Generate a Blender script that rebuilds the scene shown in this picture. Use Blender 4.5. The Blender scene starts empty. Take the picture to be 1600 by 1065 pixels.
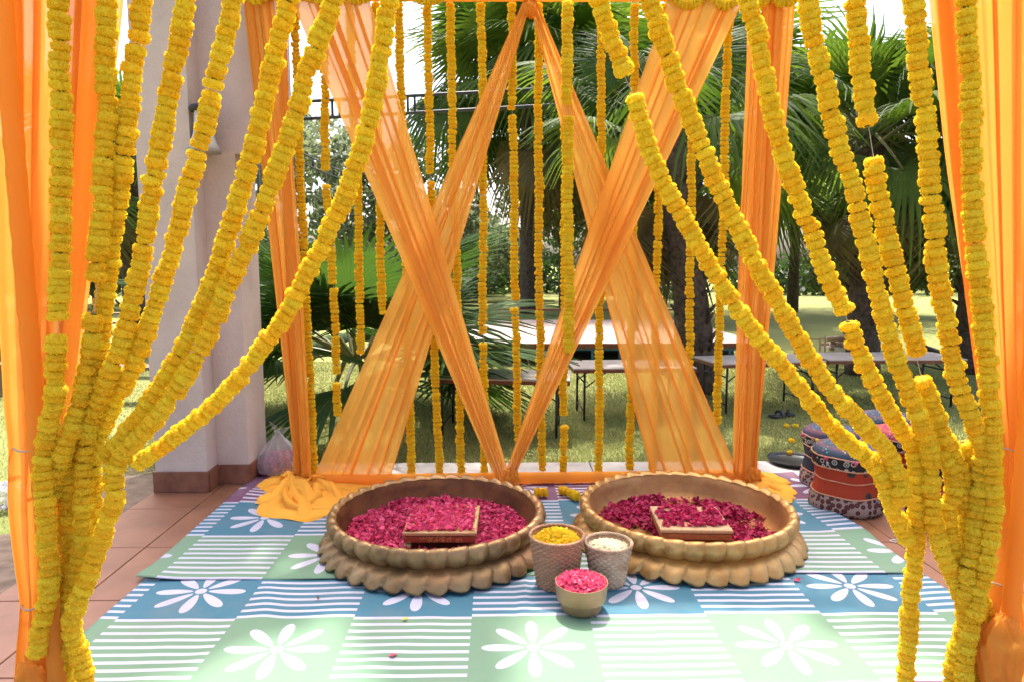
import bpy, math, random
import numpy as np
from mathutils import Vector, Matrix, noise as mnoise

random.seed(7)
RNG = np.random.default_rng(7)
scene = bpy.context.scene
R = math.radians
PI = math.pi

# ------------------------------------------------------------------ camera
FPX = 1067.0                      # focal length in photograph pixels (24 mm lens)
HCAM = 1.5
PITCH = math.atan(122.5 / FPX)
YAW = math.atan(19.0 / FPX)
cam_d = bpy.data.cameras.new('camera')
cam_d.sensor_width = 36.0
cam_d.lens = 24.0
cam_d.clip_end = 500
cam = bpy.data.objects.new('camera', cam_d)
scene.collection.objects.link(cam)
cam.location = (0, 0, HCAM)
cam.rotation_euler = (PI / 2 - PITCH, 0, -YAW)
scene.camera = cam

# ------------------------------------------------------------------ sky, sun, exposure
SUN_EL, SUN_AZ = R(63), R(1)      # azimuth from +Y (behind the scene), clockwise
world = bpy.data.worlds.new('World')
scene.world = world
world.use_nodes = True
wn = world.node_tree.nodes
bg = wn['Background']
sky = wn.new('ShaderNodeTexSky')
sky.sky_type = 'NISHITA'
sky.sun_disc = False
sky.sun_elevation = SUN_EL
sky.sun_rotation = SUN_AZ
sky.air_density = .7
sky.dust_density = 6.0
sky.ozone_density = 1.0
world.node_tree.links.new(sky.outputs[0], bg.inputs[0])
bg.inputs[1].default_value = 0.15
sun_d = bpy.data.lights.new('sun', 'SUN')
sun_d.energy = 2.0
sun_d.angle = R(1.0)
sun_d.color = (1.0, 0.95, 0.87)
sun = bpy.data.objects.new('sun', sun_d)
scene.collection.objects.link(sun)
sv = Vector((math.sin(SUN_AZ) * math.cos(SUN_EL), math.cos(SUN_AZ) * math.cos(SUN_EL), math.sin(SUN_EL)))
sun.rotation_euler = (-sv).to_track_quat('-Z', 'Y').to_euler()
sun.location = (0, 20, 30)
scene.view_settings.view_transform = 'Standard'
scene.view_settings.look = 'None'
scene.view_settings.gamma = 1.0
scene.view_settings.use_curve_mapping = False
scene.view_settings.exposure = 1.85
scene.render.engine = 'CYCLES'
scene.cycles.use_denoising = True
scene.cycles.max_bounces = 5
scene.cycles.diffuse_bounces = 3
scene.cycles.use_adaptive_sampling = True
scene.cycles.adaptive_threshold = 0.02
scene.cycles.transparent_max_bounces = 14
scene.cycles.transmission_bounces = 6
scene.cycles.sample_clamp_indirect = 8.0

# ------------------------------------------------------------------ helpers
_f = Vector((math.sin(YAW) * math.cos(PITCH), math.cos(YAW) * math.cos(PITCH), -math.sin(PITCH)))
_r = Vector((math.cos(YAW), -math.sin(YAW), 0))
_u = _r.cross(_f)
def ray(x, y):
    return _f + _r * ((x - 800) / FPX) + _u * (-(y - 532.5) / FPX)
def at(x, y, Y):
    d = ray(x, y); p = d * (Y / d.y); p.z += HCAM; return p
def gr(x, y, z=0.0):
    d = ray(x, y); p = d * ((z - HCAM) / d.z); p.z += HCAM; return p

COL = scene.collection
def link_mesh(name, me, parent=None, loc=None):
    o = bpy.data.objects.new(name, me)
    COL.objects.link(o)
    if parent is not None: o.parent = parent
    if loc is not None: o.location = loc
    return o
def tag(o, label=None, cat=None, group=None, kind=None):
    if label: o['label'] = label
    if cat: o['category'] = cat
    if group: o['group'] = group
    if kind: o['kind'] = kind
    return o
def empty(name, loc=(0, 0, 0), rz=0.0, label=None, cat=None, group=None):
    o = bpy.data.objects.new(name, None)
    COL.objects.link(o)
    o.empty_display_size = 0.1
    o.location = loc; o.rotation_euler = (0, 0, rz)
    return tag(o, label, cat, group)

class MB:
    def __init__(s):
        s.v = []; s.f = []; s.m = []; s.uv = None
    def add(s, vs, fs, mi=0):
        b = len(s.v)
        s.v.extend([tuple(v) for v in vs])
        for f in fs:
            s.f.append(tuple(i + b for i in f)); s.m.append(mi)
        return s
    def box(s, c, d, rz=0, mi=0, rot=None, bev=0.0):
        hx, hy, hz = d[0] / 2, d[1] / 2, d[2] / 2
        M = rot if rot is not None else Matrix.Rotation(rz, 3, 'Z')
        if bev <= 0:
            P = [(-hx, -hy, -hz), (hx, -hy, -hz), (hx, hy, -hz), (-hx, hy, -hz), (-hx, -hy, hz), (hx, -hy, hz), (hx, hy, hz), (-hx, hy, hz)]
            F = [(0, 3, 2, 1), (4, 5, 6, 7), (0, 1, 5, 4), (1, 2, 6, 5), (2, 3, 7, 6), (3, 0, 4, 7)]
        else:
            b = min(bev, hx * .9, hy * .9, hz * .9)
            P = []
            for z, k in ((-hz, b), (-hz + b, 0), (hz - b, 0), (hz, b)):
                x, y = hx - k, hy - k
                P += [(-x + (b if k == 0 else 0) * 0, -y, z), (x, -y, z), (x, y, z), (-x, y, z)]
            F = [(3, 2, 1, 0), (12, 13, 14, 15)]
            for l in range(3):
                for i in range(4):
                    j = (i + 1) % 4
                    F.append((l * 4 + i, l * 4 + j, l * 4 + 4 + j, l * 4 + 4 + i))
        c = Vector(c)
        return s.add([M @ Vector(p) + c for p in P], F, mi)
    def tube(s, pts, rad, n=8, mi=0, cap=True):
        pts = [Vector(p) for p in pts]
        if not hasattr(rad, '__len__'): rad = [rad] * len(pts)
        b = len(s.v); up = None
        for i, p in enumerate(pts):
            t = (pts[min(i + 1, len(pts) - 1)] - pts[max(i - 1, 0)]).normalized()
            if up is None:
                up = Vector((0, 0, 1)) if abs(t.z) < .9 else Vector((1, 0, 0))
            a = t.cross(up).normalized(); up = a.cross(t).normalized()
            for k in range(n):
                th = 2 * PI * k / n
                s.v.append(tuple(p + (a * math.cos(th) + up * math.sin(th)) * rad[i]))
        for i in range(len(pts) - 1):
            for k in range(n):
                s.f.append((b + i * n + k, b + i * n + (k + 1) % n, b + (i + 1) * n + (k + 1) % n, b + (i + 1) * n + k)); s.m.append(mi)
        if cap:
            s.f.append(tuple(b + k for k in reversed(range(n)))); s.m.append(mi)
            e = b + (len(pts) - 1) * n
            s.f.append(tuple(e + k for k in range(n))); s.m.append(mi)
        return s
    def lathe(s, prof, n=32, mi=0, c=(0, 0, 0), fn=None, close=False):
        b = len(s.v)
        for i, (r, z) in enumerate(prof):
            for k in range(n):
                th = 2 * PI * k / n
                rr, zz = (r, z) if fn is None else fn(r, z, th, i)
                s.v.append((c[0] + rr * math.cos(th), c[1] + rr * math.sin(th), c[2] + zz))
        for i in range(len(prof) - 1):
            for k in range(n):
                s.f.append((b + i * n + k, b + i * n + (k + 1) % n, b + (i + 1) * n + (k + 1) % n, b + (i + 1) * n + k)); s.m.append(mi)
        if close:
            s.f.append(tuple(b + k for k in reversed(range(n)))); s.m.append(mi)
            e = b + (len(prof) - 1) * n
            s.f.append(tuple(e + k for k in range(n))); s.m.append(mi)
        return s
    def grid(s, P, nu, nv, mi=0):
        b = len(s.v)
        s.v.extend([tuple(p) for p in P])
        for j in range(nv - 1):
            for i in range(nu - 1):
                s.f.append((b + j * nu + i, b + j * nu + i + 1, b + (j + 1) * nu + i + 1, b + (j + 1) * nu + i)); s.m.append(mi)
        return s
    def mesh(s, name, mats, smooth=True):
        me = bpy.data.meshes.new(name)
        me.from_pydata(s.v, [], s.f)
        if not isinstance(mats, (list, tuple)): mats = [mats]
        for m in mats: me.materials.append(m)
        if len(mats) > 1: me.polygons.foreach_set('material_index', np.array(s.m, dtype=np.int32))
        if smooth: me.polygons.foreach_set('use_smooth', np.ones(len(me.polygons), dtype=bool))
        me.update()
        return me
    def build(s, name, mats, parent=None, smooth=True, loc=None):
        return link_mesh(name, s.mesh(name, mats, smooth), parent, loc)

def np_mesh(name, V, F, mats, smooth=False, mi=None):
    """V (n,3), F (m,k) arrays -> mesh quickly"""
    V = np.asarray(V, dtype=np.float32); F = np.asarray(F, dtype=np.int32)
    me = bpy.data.meshes.new(name)
    m, k = F.shape
    me.vertices.add(len(V)); me.vertices.foreach_set('co', V.ravel())
    me.loops.add(m * k); me.loops.foreach_set('vertex_index', F.ravel())
    me.polygons.add(m)
    me.polygons.foreach_set('loop_start', np.arange(0, m * k, k, dtype=np.int32))
    me.polygons.foreach_set('loop_total', np.full(m, k, dtype=np.int32))
    if not isinstance(mats, (list, tuple)): mats = [mats]
    for x in mats: me.materials.append(x)
    if mi is not None: me.polygons.foreach_set('material_index', np.asarray(mi, dtype=np.int32))
    if smooth: me.polygons.foreach_set('use_smooth', np.ones(m, dtype=bool))
    me.update(calc_edges=True)
    return me

# ------------------------------------------------------------------ material helpers
class NT:
    def __init__(s, name):
        s.mat = bpy.data.materials.new(name); s.mat.use_nodes = True
        s.t = s.mat.node_tree; s.n = s.t.nodes
        s.out = s.n['Material Output']; s.p = s.n['Principled BSDF']
    def node(s, typ, **kw):
        nd = s.n.new(typ)
        for k, v in kw.items(): setattr(nd, k, v)
        return nd
    def link(s, a, b): s.t.links.new(a, b)
    def _in(s, sock, v):
        if isinstance(v, bpy.types.NodeSocket): s.link(v, sock)
        elif v is not None: sock.default_value = v
    def math(s, op, a, b=None, c=None, clamp=False):
        nd = s.node('ShaderNodeMath', operation=op, use_clamp=clamp)
        s._in(nd.inputs[0], a); s._in(nd.inputs[1], b)
        if c is not None: s._in(nd.inputs[2], c)
        return nd.outputs[0]
    def mix(s, fac, a, b, bt='MIX'):
        nd = s.node('ShaderNodeMix', data_type='RGBA', blend_type=bt)
        s._in(nd.inputs[0], fac)
        s._in(nd.inputs[6], a if isinstance(a, bpy.types.NodeSocket) else (*a, 1))
        s._in(nd.inputs[7], b if isinstance(b, bpy.types.NodeSocket) else (*b, 1))
        return nd.outputs[2]
    def coord(s, which='Object'):
        return s.node('ShaderNodeTexCoord').outputs[which]
    def noise(s, scale, detail=4, rough=.55, vec=None, dist=0.0):
        nd = s.node('ShaderNodeTexNoise'); nd.inputs['Scale'].default_value = scale
        nd.inputs['Detail'].default_value = detail; nd.inputs['Roughness'].default_value = rough
        nd.inputs['Distortion'].default_value = dist
        if vec is not None: s.link(vec, nd.inputs['Vector'])
        return nd.outputs['Fac']
    def ramp(s, fac, stops):
        nd = s.node('ShaderNodeValToRGB'); s.link(fac, nd.inputs[0])
        el = nd.color_ramp.elements
        while len(el) < len(stops): el.new(.5)
        for e, (p, c) in zip(el, stops):
            e.position = p; e.color = (*c, 1) if len(c) == 3 else c
        return nd.outputs[0]
    def bump(s, h, strength=.3, dist=.01):
        nd = s.node('ShaderNodeBump'); nd.inputs['Strength'].default_value = strength
        nd.inputs['Distance'].default_value = dist
        s.link(h, nd.inputs['Height'])
        return nd.outputs[0]
    def mapping(s, vec, sc):
        nd = s.node('ShaderNodeMapping'); s.link(vec, nd.inputs[0]); nd.inputs['Scale'].default_value = sc
        return nd.outputs[0]

def mat_basic(name, ca, cb=None, rough=.6, metal=0.0, scale=8.0, bump=0.0, bscale=None, coord='Object', spec=.5, detail=5, lo=.35, hi=.65, bdist=.01):
    t = NT(name)
    vec = t.coord(coord)
    if cb is not None:
        n = t.noise(scale, detail, .6, vec)
        t.link(t.ramp(n, [(lo, ca), (hi, cb)]), t.p.inputs['Base Color'])
    else:
        t.p.inputs['Base Color'].default_value = (*ca, 1)
    t.p.inputs['Roughness'].default_value = rough
    t.p.inputs['Metallic'].default_value = metal
    t.p.inputs['Specular IOR Level'].default_value = spec
    if bump > 0:
        t.link(t.bump(t.noise(bscale or scale * 4, 4, .6, vec), bump, bdist), t.p.inputs['Normal'])
    return t.mat

def mat_leaf(name, ca, cb, trans=.35, rough=.45, scale=2.0, dead=None, spec=.4):
    """two-sided leaf: principled + translucent"""
    t = NT(name)
    oi = t.node('ShaderNodeObjectInfo')
    n = t.noise(scale, 3, .6, t.coord('Object'))
    f = t.math('ADD', t.math('MULTIPLY', n, .7), t.math('MULTIPLY', oi.outputs['Random'], .4))
    c = t.ramp(f, [(.3, ca), (.75, cb)])
    t.link(c, t.p.inputs['Base Color'])
    t.p.inputs['Roughness'].default_value = rough
    t.p.inputs['Specular IOR Level'].default_value = spec
    tr = t.node('ShaderNodeBsdfTranslucent')
    hs = t.node('ShaderNodeHueSaturation'); hs.inputs['Value'].default_value = 1.5; hs.inputs['Saturation'].default_value = 1.15
    t.link(c, hs.inputs['Color']); t.link(hs.outputs[0], tr.inputs[0])
    mx = t.node('ShaderNodeMixShader'); mx.inputs[0].default_value = trans
    t.link(t.p.outputs[0], mx.inputs[1]); t.link(tr.outputs[0], mx.inputs[2])
    t.link(mx.outputs[0], t.out.inputs['Surface'])
    return t.mat

def mat_cloth(name, col, clear=.25, trans=.5, scale=300, col2=None):
    """thin voile: weave-holes (transparent) + diffuse + translucent"""
    t = NT(name)
    vec = t.coord('Object')
    n = t.noise(2.2, 3, .5, vec)
    c = t.ramp(n, [(.3, col), (.7, col2 or col)])
    df = t.node('ShaderNodeBsdfDiffuse'); t.link(c, df.inputs[0])
    tr = t.node('ShaderNodeBsdfTranslucent'); t.link(c, tr.inputs[0])
    fine = t.noise(scale, 2, .5, vec)
    bn = t.bump(fine, .12, .002)
    t.link(bn, df.inputs['Normal'])
    m1 = t.node('ShaderNodeMixShader'); m1.inputs[0].default_value = trans
    t.link(df.outputs[0], m1.inputs[1]); t.link(tr.outputs[0], m1.inputs[2])
    tp = t.node('ShaderNodeBsdfTransparent')
    tp.inputs[0].default_value = (1, .93, .8, 1)
    m2 = t.node('ShaderNodeMixShader')
    # seen edge-on, the threads close up
    lw = t.node('ShaderNodeLayerWeight'); lw.inputs[0].default_value = .35
    f = t.math('MULTIPLY', t.math('SUBTRACT', 1.0, lw.outputs['Facing']), clear * 1.25, clamp=True)
    t.link(f, m2.inputs[0])
    t.link(m1.outputs[0], m2.inputs[1]); t.link(tp.outputs[0], m2.inputs[2])
    t.link(m2.outputs[0], t.out.inputs['Surface'])
    return t.mat

def mat_petal(name, ca, cb, trans=.3, rough=.5, scale=60.0, rnd=.5, lo=.25, hi=.75):
    t = NT(name)
    geo = t.node('ShaderNodeNewGeometry')
    oi = t.node('ShaderNodeObjectInfo')
    n = t.noise(scale, 2, .5, t.coord('Object'))
    f = t.math('ADD', t.math('MULTIPLY', n, 1 - rnd), t.math('MULTIPLY', geo.outputs['Random Per Island'], rnd * .6))
    f = t.math('ADD', f, t.math('MULTIPLY', oi.outputs['Random'], rnd * .4))
    c = t.ramp(f, [(lo, ca), (hi, cb)])
    t.link(c, t.p.inputs['Base Color']); t.p.inputs['Roughness'].default_value = rough
    t.p.inputs['Specular IOR Level'].default_value = .25
    tr = t.node('ShaderNodeBsdfTranslucent'); t.link(c, tr.inputs[0])
    mx = t.node('ShaderNodeMixShader'); mx.inputs[0].default_value = trans
    t.link(t.p.outputs[0], mx.inputs[1]); t.link(tr.outputs[0], mx.inputs[2])
    t.link(mx.outputs[0], t.out.inputs['Surface'])
    return t.mat

# ------------------------------------------------------------------ materials
M = {}
M['terracotta'] = mat_basic('terracotta_tile', (.19, .078, .036), (.30, .13, .066), .45, scale=3.5, bump=.12, bscale=60, coord='Object', lo=.3, hi=.7, bdist=.004)
M['skirting'] = mat_basic('terracotta_skirting', (.16, .055, .032), (.27, .11, .06), .5, scale=9, bump=.15, bscale=70, bdist=.004)
M['grout'] = mat_basic('grout', (.16, .12, .10), (.22, .18, .15), .9, scale=12)
M['slab'] = mat_basic('grey_paving', (.30, .28, .26), (.42, .39, .36), .75, scale=6, bump=.2, bscale=80, bdist=.003)
M['stucco'] = mat_basic('white_stucco', (.54, .445, .39), (.65, .55, .485), .9, scale=2.2, bump=.55, bscale=55, bdist=.012)
M['iron'] = mat_basic('black_metal', (.02, .02, .022), (.045, .042, .04), .45, .3, scale=20)
M['truss'] = mat_basic('black_truss_paint', (.03, .03, .032), (.05, .05, .05), .5, scale=10)
M['blueframe'] = mat_basic('blue_stage_paint', (.03, .12, .22), (.05, .18, .30), .5, scale=10)
M['tabletop'] = mat_basic('table_laminate', (.52, .43, .37), (.64, .55, .49), .45, scale=5, bump=.05)
M['tableedge'] = mat_basic('table_edge_wood', (.13, .035, .02), (.22, .06, .035), .5, scale=18)
M['stagetop'] = mat_basic('stage_board', (.33, .25, .22), (.42, .33, .30), .6, scale=2.5)
M['bench'] = mat_basic('bench_wood', (.12, .07, .045), (.24, .16, .10), .65, scale=15)
M['bamboo'] = mat_basic('bamboo', (.30, .18, .07), (.42, .27, .11), .55, scale=20)
M['wicker'] = mat_basic('tan_wicker', (.36, .185, .095), (.46, .26, .14), .55, scale=60, bump=.25, bscale=250, bdist=.002)
M['wicker2'] = mat_basic('pale_wicker', (.36, .20, .11), (.60, .44, .29), .55, scale=14, bump=.25, bscale=250, bdist=.002, lo=.3, hi=.6)
M['brass'] = mat_basic('dull_brass', (.40, .25, .125), (.47, .31, .16), .5, .55, scale=9, bump=.03, bscale=300)
M['rubber'] = mat_basic('black_plastic', (.012, .012, .013), (.02, .02, .02), .38, scale=30)
M['lampglass'] = mat_basic('frosted_lamp_glass', (.62, .62, .60), None, .25)
M['log'] = mat_basic('firewood', (.22, .13, .08), (.45, .33, .23), .8, scale=25, bump=.3)
M['whitebasket'] = mat_basic('white_crate', (.60, .58, .54), (.70, .68, .64), .6, scale=20)
M['soil'] = mat_basic('bare_soil', (.13, .09, .06), (.22, .16, .11), .95, scale=12, bump=.5, bscale=60)
M['bark'] = mat_basic('palm_bark', (.055, .036, .025), (.15, .10, .065), .9, scale=16, bump=.8, bscale=40, bdist=.03)
M['bark2'] = mat_basic('tree_bark', (.05, .035, .025), (.11, .08, .06), .9, scale=10, bump=.6, bscale=40, bdist=.03)
M['palmleaf'] = mat_leaf('fan_palm_leaf', (.04, .08, .016), (.13, .185, .038), .42, .6, 3.0, spec=.2)
M['palmleaf_shaded'] = mat_leaf('shaded_fan_palm_leaf', (.025, .06, .015), (.07, .125, .03), .32, .65, 3.0, spec=.15)  # shade from the house put into the colour: darker copy of palmleaf
M['palmleaf_dry'] = mat_leaf('dry_palm_leaf', (.10, .085, .03), (.24, .17, .07), .25, .6, 3.0)
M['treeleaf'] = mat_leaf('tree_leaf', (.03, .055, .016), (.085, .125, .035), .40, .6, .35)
M['treeleaf2'] = mat_leaf('hazed_tree_leaf', (.11, .135, .07), (.22, .25, .14), .45, .6, .35)  # distance haze put into the colour: paler than treeleaf
M['string'] = mat_basic('cotton_string', (.5, .45, .35), None, .9)
M['voile'] = mat_cloth('orange_voile', (.99, .49, .085), .08, .58, col2=(1.0, .53, .11))
M['voile_sheer'] = mat_cloth('sheer_orange_voile', (.99, .49, .085), .22, .58, col2=(1.0, .53, .11))
M['voile_dense'] = mat_cloth('gathered_orange_voile', (.99, .46, .072), .07, .55, col2=(1.0, .50, .09))
M['voile_heap'] = mat_cloth('heaped_orange_voile', (.97, .45, .06), .02, .18, col2=(.98, .50, .08))
M['marigold'] = mat_petal('marigold_petals', (1.0, .63, .018), (1.0, .88, .065), .44, .7, 90, .6)
M['marigold_deep'] = mat_petal('deep_marigold_petals', (1.0, .61, .018), (1.0, .82, .05), .50, .7, 90, .6)
M['sepal'] = mat_basic('marigold_sepal', (.10, .11, .02), (.20, .17, .03), .7, scale=40)
M['rose'] = mat_petal('rose_petals', (.34, .004, .05), (.92, .12, .27), .3, .38, 40, .9, .15, .75)
M['rose_dark'] = mat_petal('dark_rose_petals', (.26, .003, .035), (.78, .06, .18), .25, .40, 40, .9, .15, .75)
M['rose_pink'] = mat_petal('pink_rose_petals', (.58, .012, .10), (.92, .20, .33), .3, .45, 40, .9, .15, .8)
M['marigold_loose'] = mat_petal('loose_marigold_petals', (.95, .58, .02), (1.0, .80, .06), .35, .55, 40, .9)
M['white_petal'] = mat_petal('white_flower_petals', (.90, .87, .60), (.97, .96, .88), .3, .55, 40, .9)
M['dryleaf'] = mat_basic('dry_leaf', (.10, .07, .04), (.2, .15, .08), .8, scale=40)

def gold(name, base, dark, copper, rough):
    t = NT(name); v = t.coord('Object')
    n1 = t.noise(7, 6, .65, v); n2 = t.noise(26, 4, .6, v); n3 = t.noise(3, 4, .6, v)
    c = t.ramp(n1, [(.32, dark), (.6, base)])
    c = t.mix(t.math('MULTIPLY', t.ramp(n3, [(.52, (0, 0, 0)), (.72, (1, 1, 1))]), .55), c, copper)
    t.link(c, t.p.inputs['Base Color'])
    t.p.inputs['Metallic'].default_value = .70
    t.link(t.math('ADD', t.math('MULTIPLY', n2, .30), rough + .02), t.p.inputs['Roughness'])
    t.link(t.bump(t.math('ADD', n2, t.noise(90, 3, .7, t.mapping(v, (1, 1, .12)))), .32, .006), t.p.inputs['Normal'])
    return t.mat
M['gold_aged'] = gold('aged_gold_paint', (.40, .255, .115), (.20, .12, .05), (.42, .19, .085), .25)
M['gold_new'] = gold('gold_paint', (.60, .37, .135), (.42, .235, .075), (.55, .29, .095), .25)
M['gold_inside_aged'] = gold('worn_copper_inside', (.20, .075, .027), (.10, .034, .015), (.25, .11, .045), .40)
M['gold_inside_new'] = gold('gold_copper_inside', (.46, .235, .085), (.33, .15, .052), (.46, .21, .075), .36)

def mat_chowki(name, ca, cb, cc):
    t = NT(name); v = t.coord('Object')
    w = t.node('ShaderNodeTexVoronoi'); w.inputs['Scale'].default_value = 42; t.link(v, w.inputs['Vector'])
    f = t.ramp(w.outputs['Distance'], [(.18, ca), (.30, cb), (.55, cc)])
    t.link(f, t.p.inputs['Base Color']); t.p.inputs['Roughness'].default_value = .45
    t.p.inputs['Metallic'].default_value = .25
    return t.mat
M['chowki_trim'] = mat_chowki('patterned_stool_trim', (.25, .01, .015), (.50, .28, .08), (.30, .07, .03))
M['chowki_gold'] = mat_basic('gold_stool_top', (.50, .32, .13), (.60, .42, .20), .45, .35, scale=30, bump=.1)
M['chowki_wood'] = mat_basic('orange_brown_wood', (.30, .10, .03), (.42, .17, .055), .5, scale=30)
M['chowki_jute'] = mat_basic('jute_cord', (.55, .36, .17), (.68, .48, .26), .8, scale=60, bump=.4, bscale=300)

def mat_print(name, ground, spots, rim, scale, thr=.22, thr2=.33, rough=.85):
    """block-printed cotton: dot-and-ring flowers on a ground colour"""
    t = NT(name); v = t.coord('Object')
    w = t.node('ShaderNodeTexVoronoi'); w.inputs['Scale'].default_value = scale
    w.inputs['Randomness'].default_value = .55
    t.link(v, w.inputs['Vector'])
    r = t.node('ShaderNodeValToRGB'); r.color_ramp.interpolation = 'CONSTANT'
    t.link(w.outputs['Distance'], r.inputs[0])
    e = r.color_ramp.elements
    e[0].position = 0; e[0].color = (*rim, 1); e[1].position = thr * .5; e[1].color = (*spots, 1)
    x = e.new(thr); x.color = (*rim, 1); x = e.new(thr2); x.color = (*ground, 1)
    n = t.noise(scale * .25, 3, .6, v)
    c = t.mix(t.math('MULTIPLY', n, .35), r.outputs[0], (.03, .02, .02))
    t.link(c, t.p.inputs['Base Color']); t.p.inputs['Roughness'].default_value = rough
    t.link(t.bump(t.noise(60, 3, .6, v), .3, .006), t.p.inputs['Normal'])
    return t.mat
M['pf_black'] = mat_print('black_printed_cotton', (.012, .011, .012), (.02, .02, .02), (.55, .52, .46), 26, .30, .42)
M['pf_floral'] = mat_print('beige_floral_cotton', (.40, .29, .24), (.20, .03, .015), (.03, .025, .03), 30, .34, .48)
M['pf_red'] = mat_print('red_printed_cotton', (.45, .045, .01), (.03, .03, .025), (.06, .05, .03), 9, .16, .24)
M['pf_blue'] = mat_print('navy_printed_cotton', (.014, .018, .04), (.38, .04, .012), (.03, .03, .05), 9, .18, .24)
M['pf_piping'] = mat_basic('pink_gold_piping', (.55, .22, .14), (.62, .36, .18), .6, scale=60)
def mat_embroid(name, base, a, b):
    t = NT(name); v = t.coord('Object')
    sx = t.node('ShaderNodeSeparateXYZ'); t.link(v, sx.inputs[0])
    r = t.math('SQRT', t.math('ADD', t.math('POWER', sx.outputs[0], 2.0), t.math('POWER', sx.outputs[1], 2.0)))
    rn = t.math('ADD', r, t.math('MULTIPLY', t.noise(9, 2, .5, v), .05))
    rg = t.ramp(rn, [(.0, a), (.06, b), (.09, base), (.15, base), (.185, a), (.21, base), (.26, b)])
    w = t.node('ShaderNodeTexVoronoi'); w.inputs['Scale'].default_value = 34; t.link(v, w.inputs['Vector'])
    sp = t.ramp(w.outputs['Distance'], [(.16, (1, 1, 1)), (.22, (0, 0, 0))])
    c = t.mix(sp, rg, w.outputs['Color'])
    c = t.mix(.5, c, base)
    t.link(c, t.p.inputs['Base Color']); t.p.inputs['Roughness'].default_value = .8
    t.link(t.bump(w.outputs['Distance'], .5, .004), t.p.inputs['Normal'])
    return t.mat
M['pf_top_blue'] = mat_embroid('blue_embroidered_top', (.04, .06, .10), (.30, .05, .035), (.04, .10, .10))
M['pf_top_red'] = mat_embroid('red_embroidered_top', (.38, .03, .06), (.45, .16, .05), (.05, .10, .22))

# plastic film
def mat_film(name, tint, clear):
    t = NT(name)
    g = t.p; g.inputs['Base Color'].default_value = (*tint, 1); g.inputs['Roughness'].default_value = .18
    g.inputs['Specular IOR Level'].default_value = .7
    tp = t.node('ShaderNodeBsdfTransparent')
    mx = t.node('ShaderNodeMixShader')
    lw = t.node('ShaderNodeLayerWeight'); lw.inputs[0].default_value = .3
    t.link(t.math('MULTIPLY', t.math('SUBTRACT', 1.0, lw.outputs['Facing']), clear), mx.inputs[0])
    t.link(g.outputs[0], mx.inputs[1]); t.link(tp.outputs[0], mx.inputs[2])
    t.link(t.bump(t.noise(30, 3, .6, t.coord('Object')), .6, .01), g.inputs['Normal'])
    t.link(mx.outputs[0], t.out.inputs['Surface'])
    return t.mat
M['film'] = mat_film('clear_plastic_bag', (.72, .70, .72), .78)

# printed floor mat: cells of stripes and of eight-petal flowers
def mat_mat(name, X0, Y0, W, WY):
    t = NT(name)
    uv = t.node('ShaderNodeUVMap'); uv.uv_map = 'UVMap'
    sx = t.node('ShaderNodeSeparateXYZ'); t.link(uv.outputs[0], sx.inputs[0])
    m = t.math
    cu = m('DIVIDE', m('SUBTRACT', sx.outputs[0], X0), W)
    cv = m('DIVIDE', m('SUBTRACT', sx.outputs[1], Y0), WY)
    i, j = m('FLOOR', cu), m('FLOOR', cv)
    fu, fv = m('SUBTRACT', cu, i), m('SUBTRACT', cv, j)
    par = m('FLOORED_MODULO', m('ADD', i, j), 2.0)          # 0 stripes, 1 flower
    lines = m('LESS_THAN', m('FRACT', m('MULTIPLY', fv, 9.40)), .40)
    du, dv = m('SUBTRACT', fu, .5), m('SUBTRACT', fv, .5)
    r = m('SQRT', m('ADD', m('POWER', du, 2.0), m('POWER', dv, 2.0)))
    a = m('ARCTAN2', dv, du)
    a8 = m('SUBTRACT', m('FLOORED_MODULO', m('ADD', a, R(22.5)), R(45)), R(22.5))
    px, py = m('MULTIPLY', r, m('COSINE', a8)), m('MULTIPLY', r, m('SINE', a8))
    hw = m('ADD', .050, m('MULTIPLY', m('SUBTRACT', px, .245), .09))
    pet = m('LESS_THAN', m('ADD', m('POWER', m('DIVIDE', m('SUBTRACT', px, .238), .168), 2.0), m('POWER', m('DIVIDE', py, hw), 2.0)), 1.0)
    disc = m('LESS_THAN', r, .052)
    flower = m('MAXIMUM', pet, disc)
    white = m('ADD', m('MULTIPLY', lines, m('SUBTRACT', 1.0, par)), m('MULTIPLY', flower, par), clamp=True)
    isg = m('COMPARE', j, 0.0, .1); isb = m('COMPARE', j, 1.0, .1)
    base = t.mix(isg, (.155, .058, .115), (.145, .265, .16))
    base = t.mix(isb, base, (.042, .16, .225))
    stain = t.noise(3.0, 6, .65, uv.outputs[0])
    c = t.mix(white, base, (.49, .485, .575))
    c = t.mix(m('MULTIPLY', t.ramp(stain, [(.48, (0, 0, 0)), (.75, (1, 1, 1))]), .32), c, (.20, .19, .16))
    t.link(c, t.p.inputs['Base Color'])
    t.p.inputs['Roughness'].default_value = .72
    wv = t.noise(420, 2, .5, uv.outputs[0]); big = t.noise(9, 3, .5, uv.outputs[0])
    t.link(t.bump(m('ADD', m('MULTIPLY', wv, .25), m('MULTIPLY', big, 1.0)), .25, .006), t.p.inputs['Normal'])
    return t.mat

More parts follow.
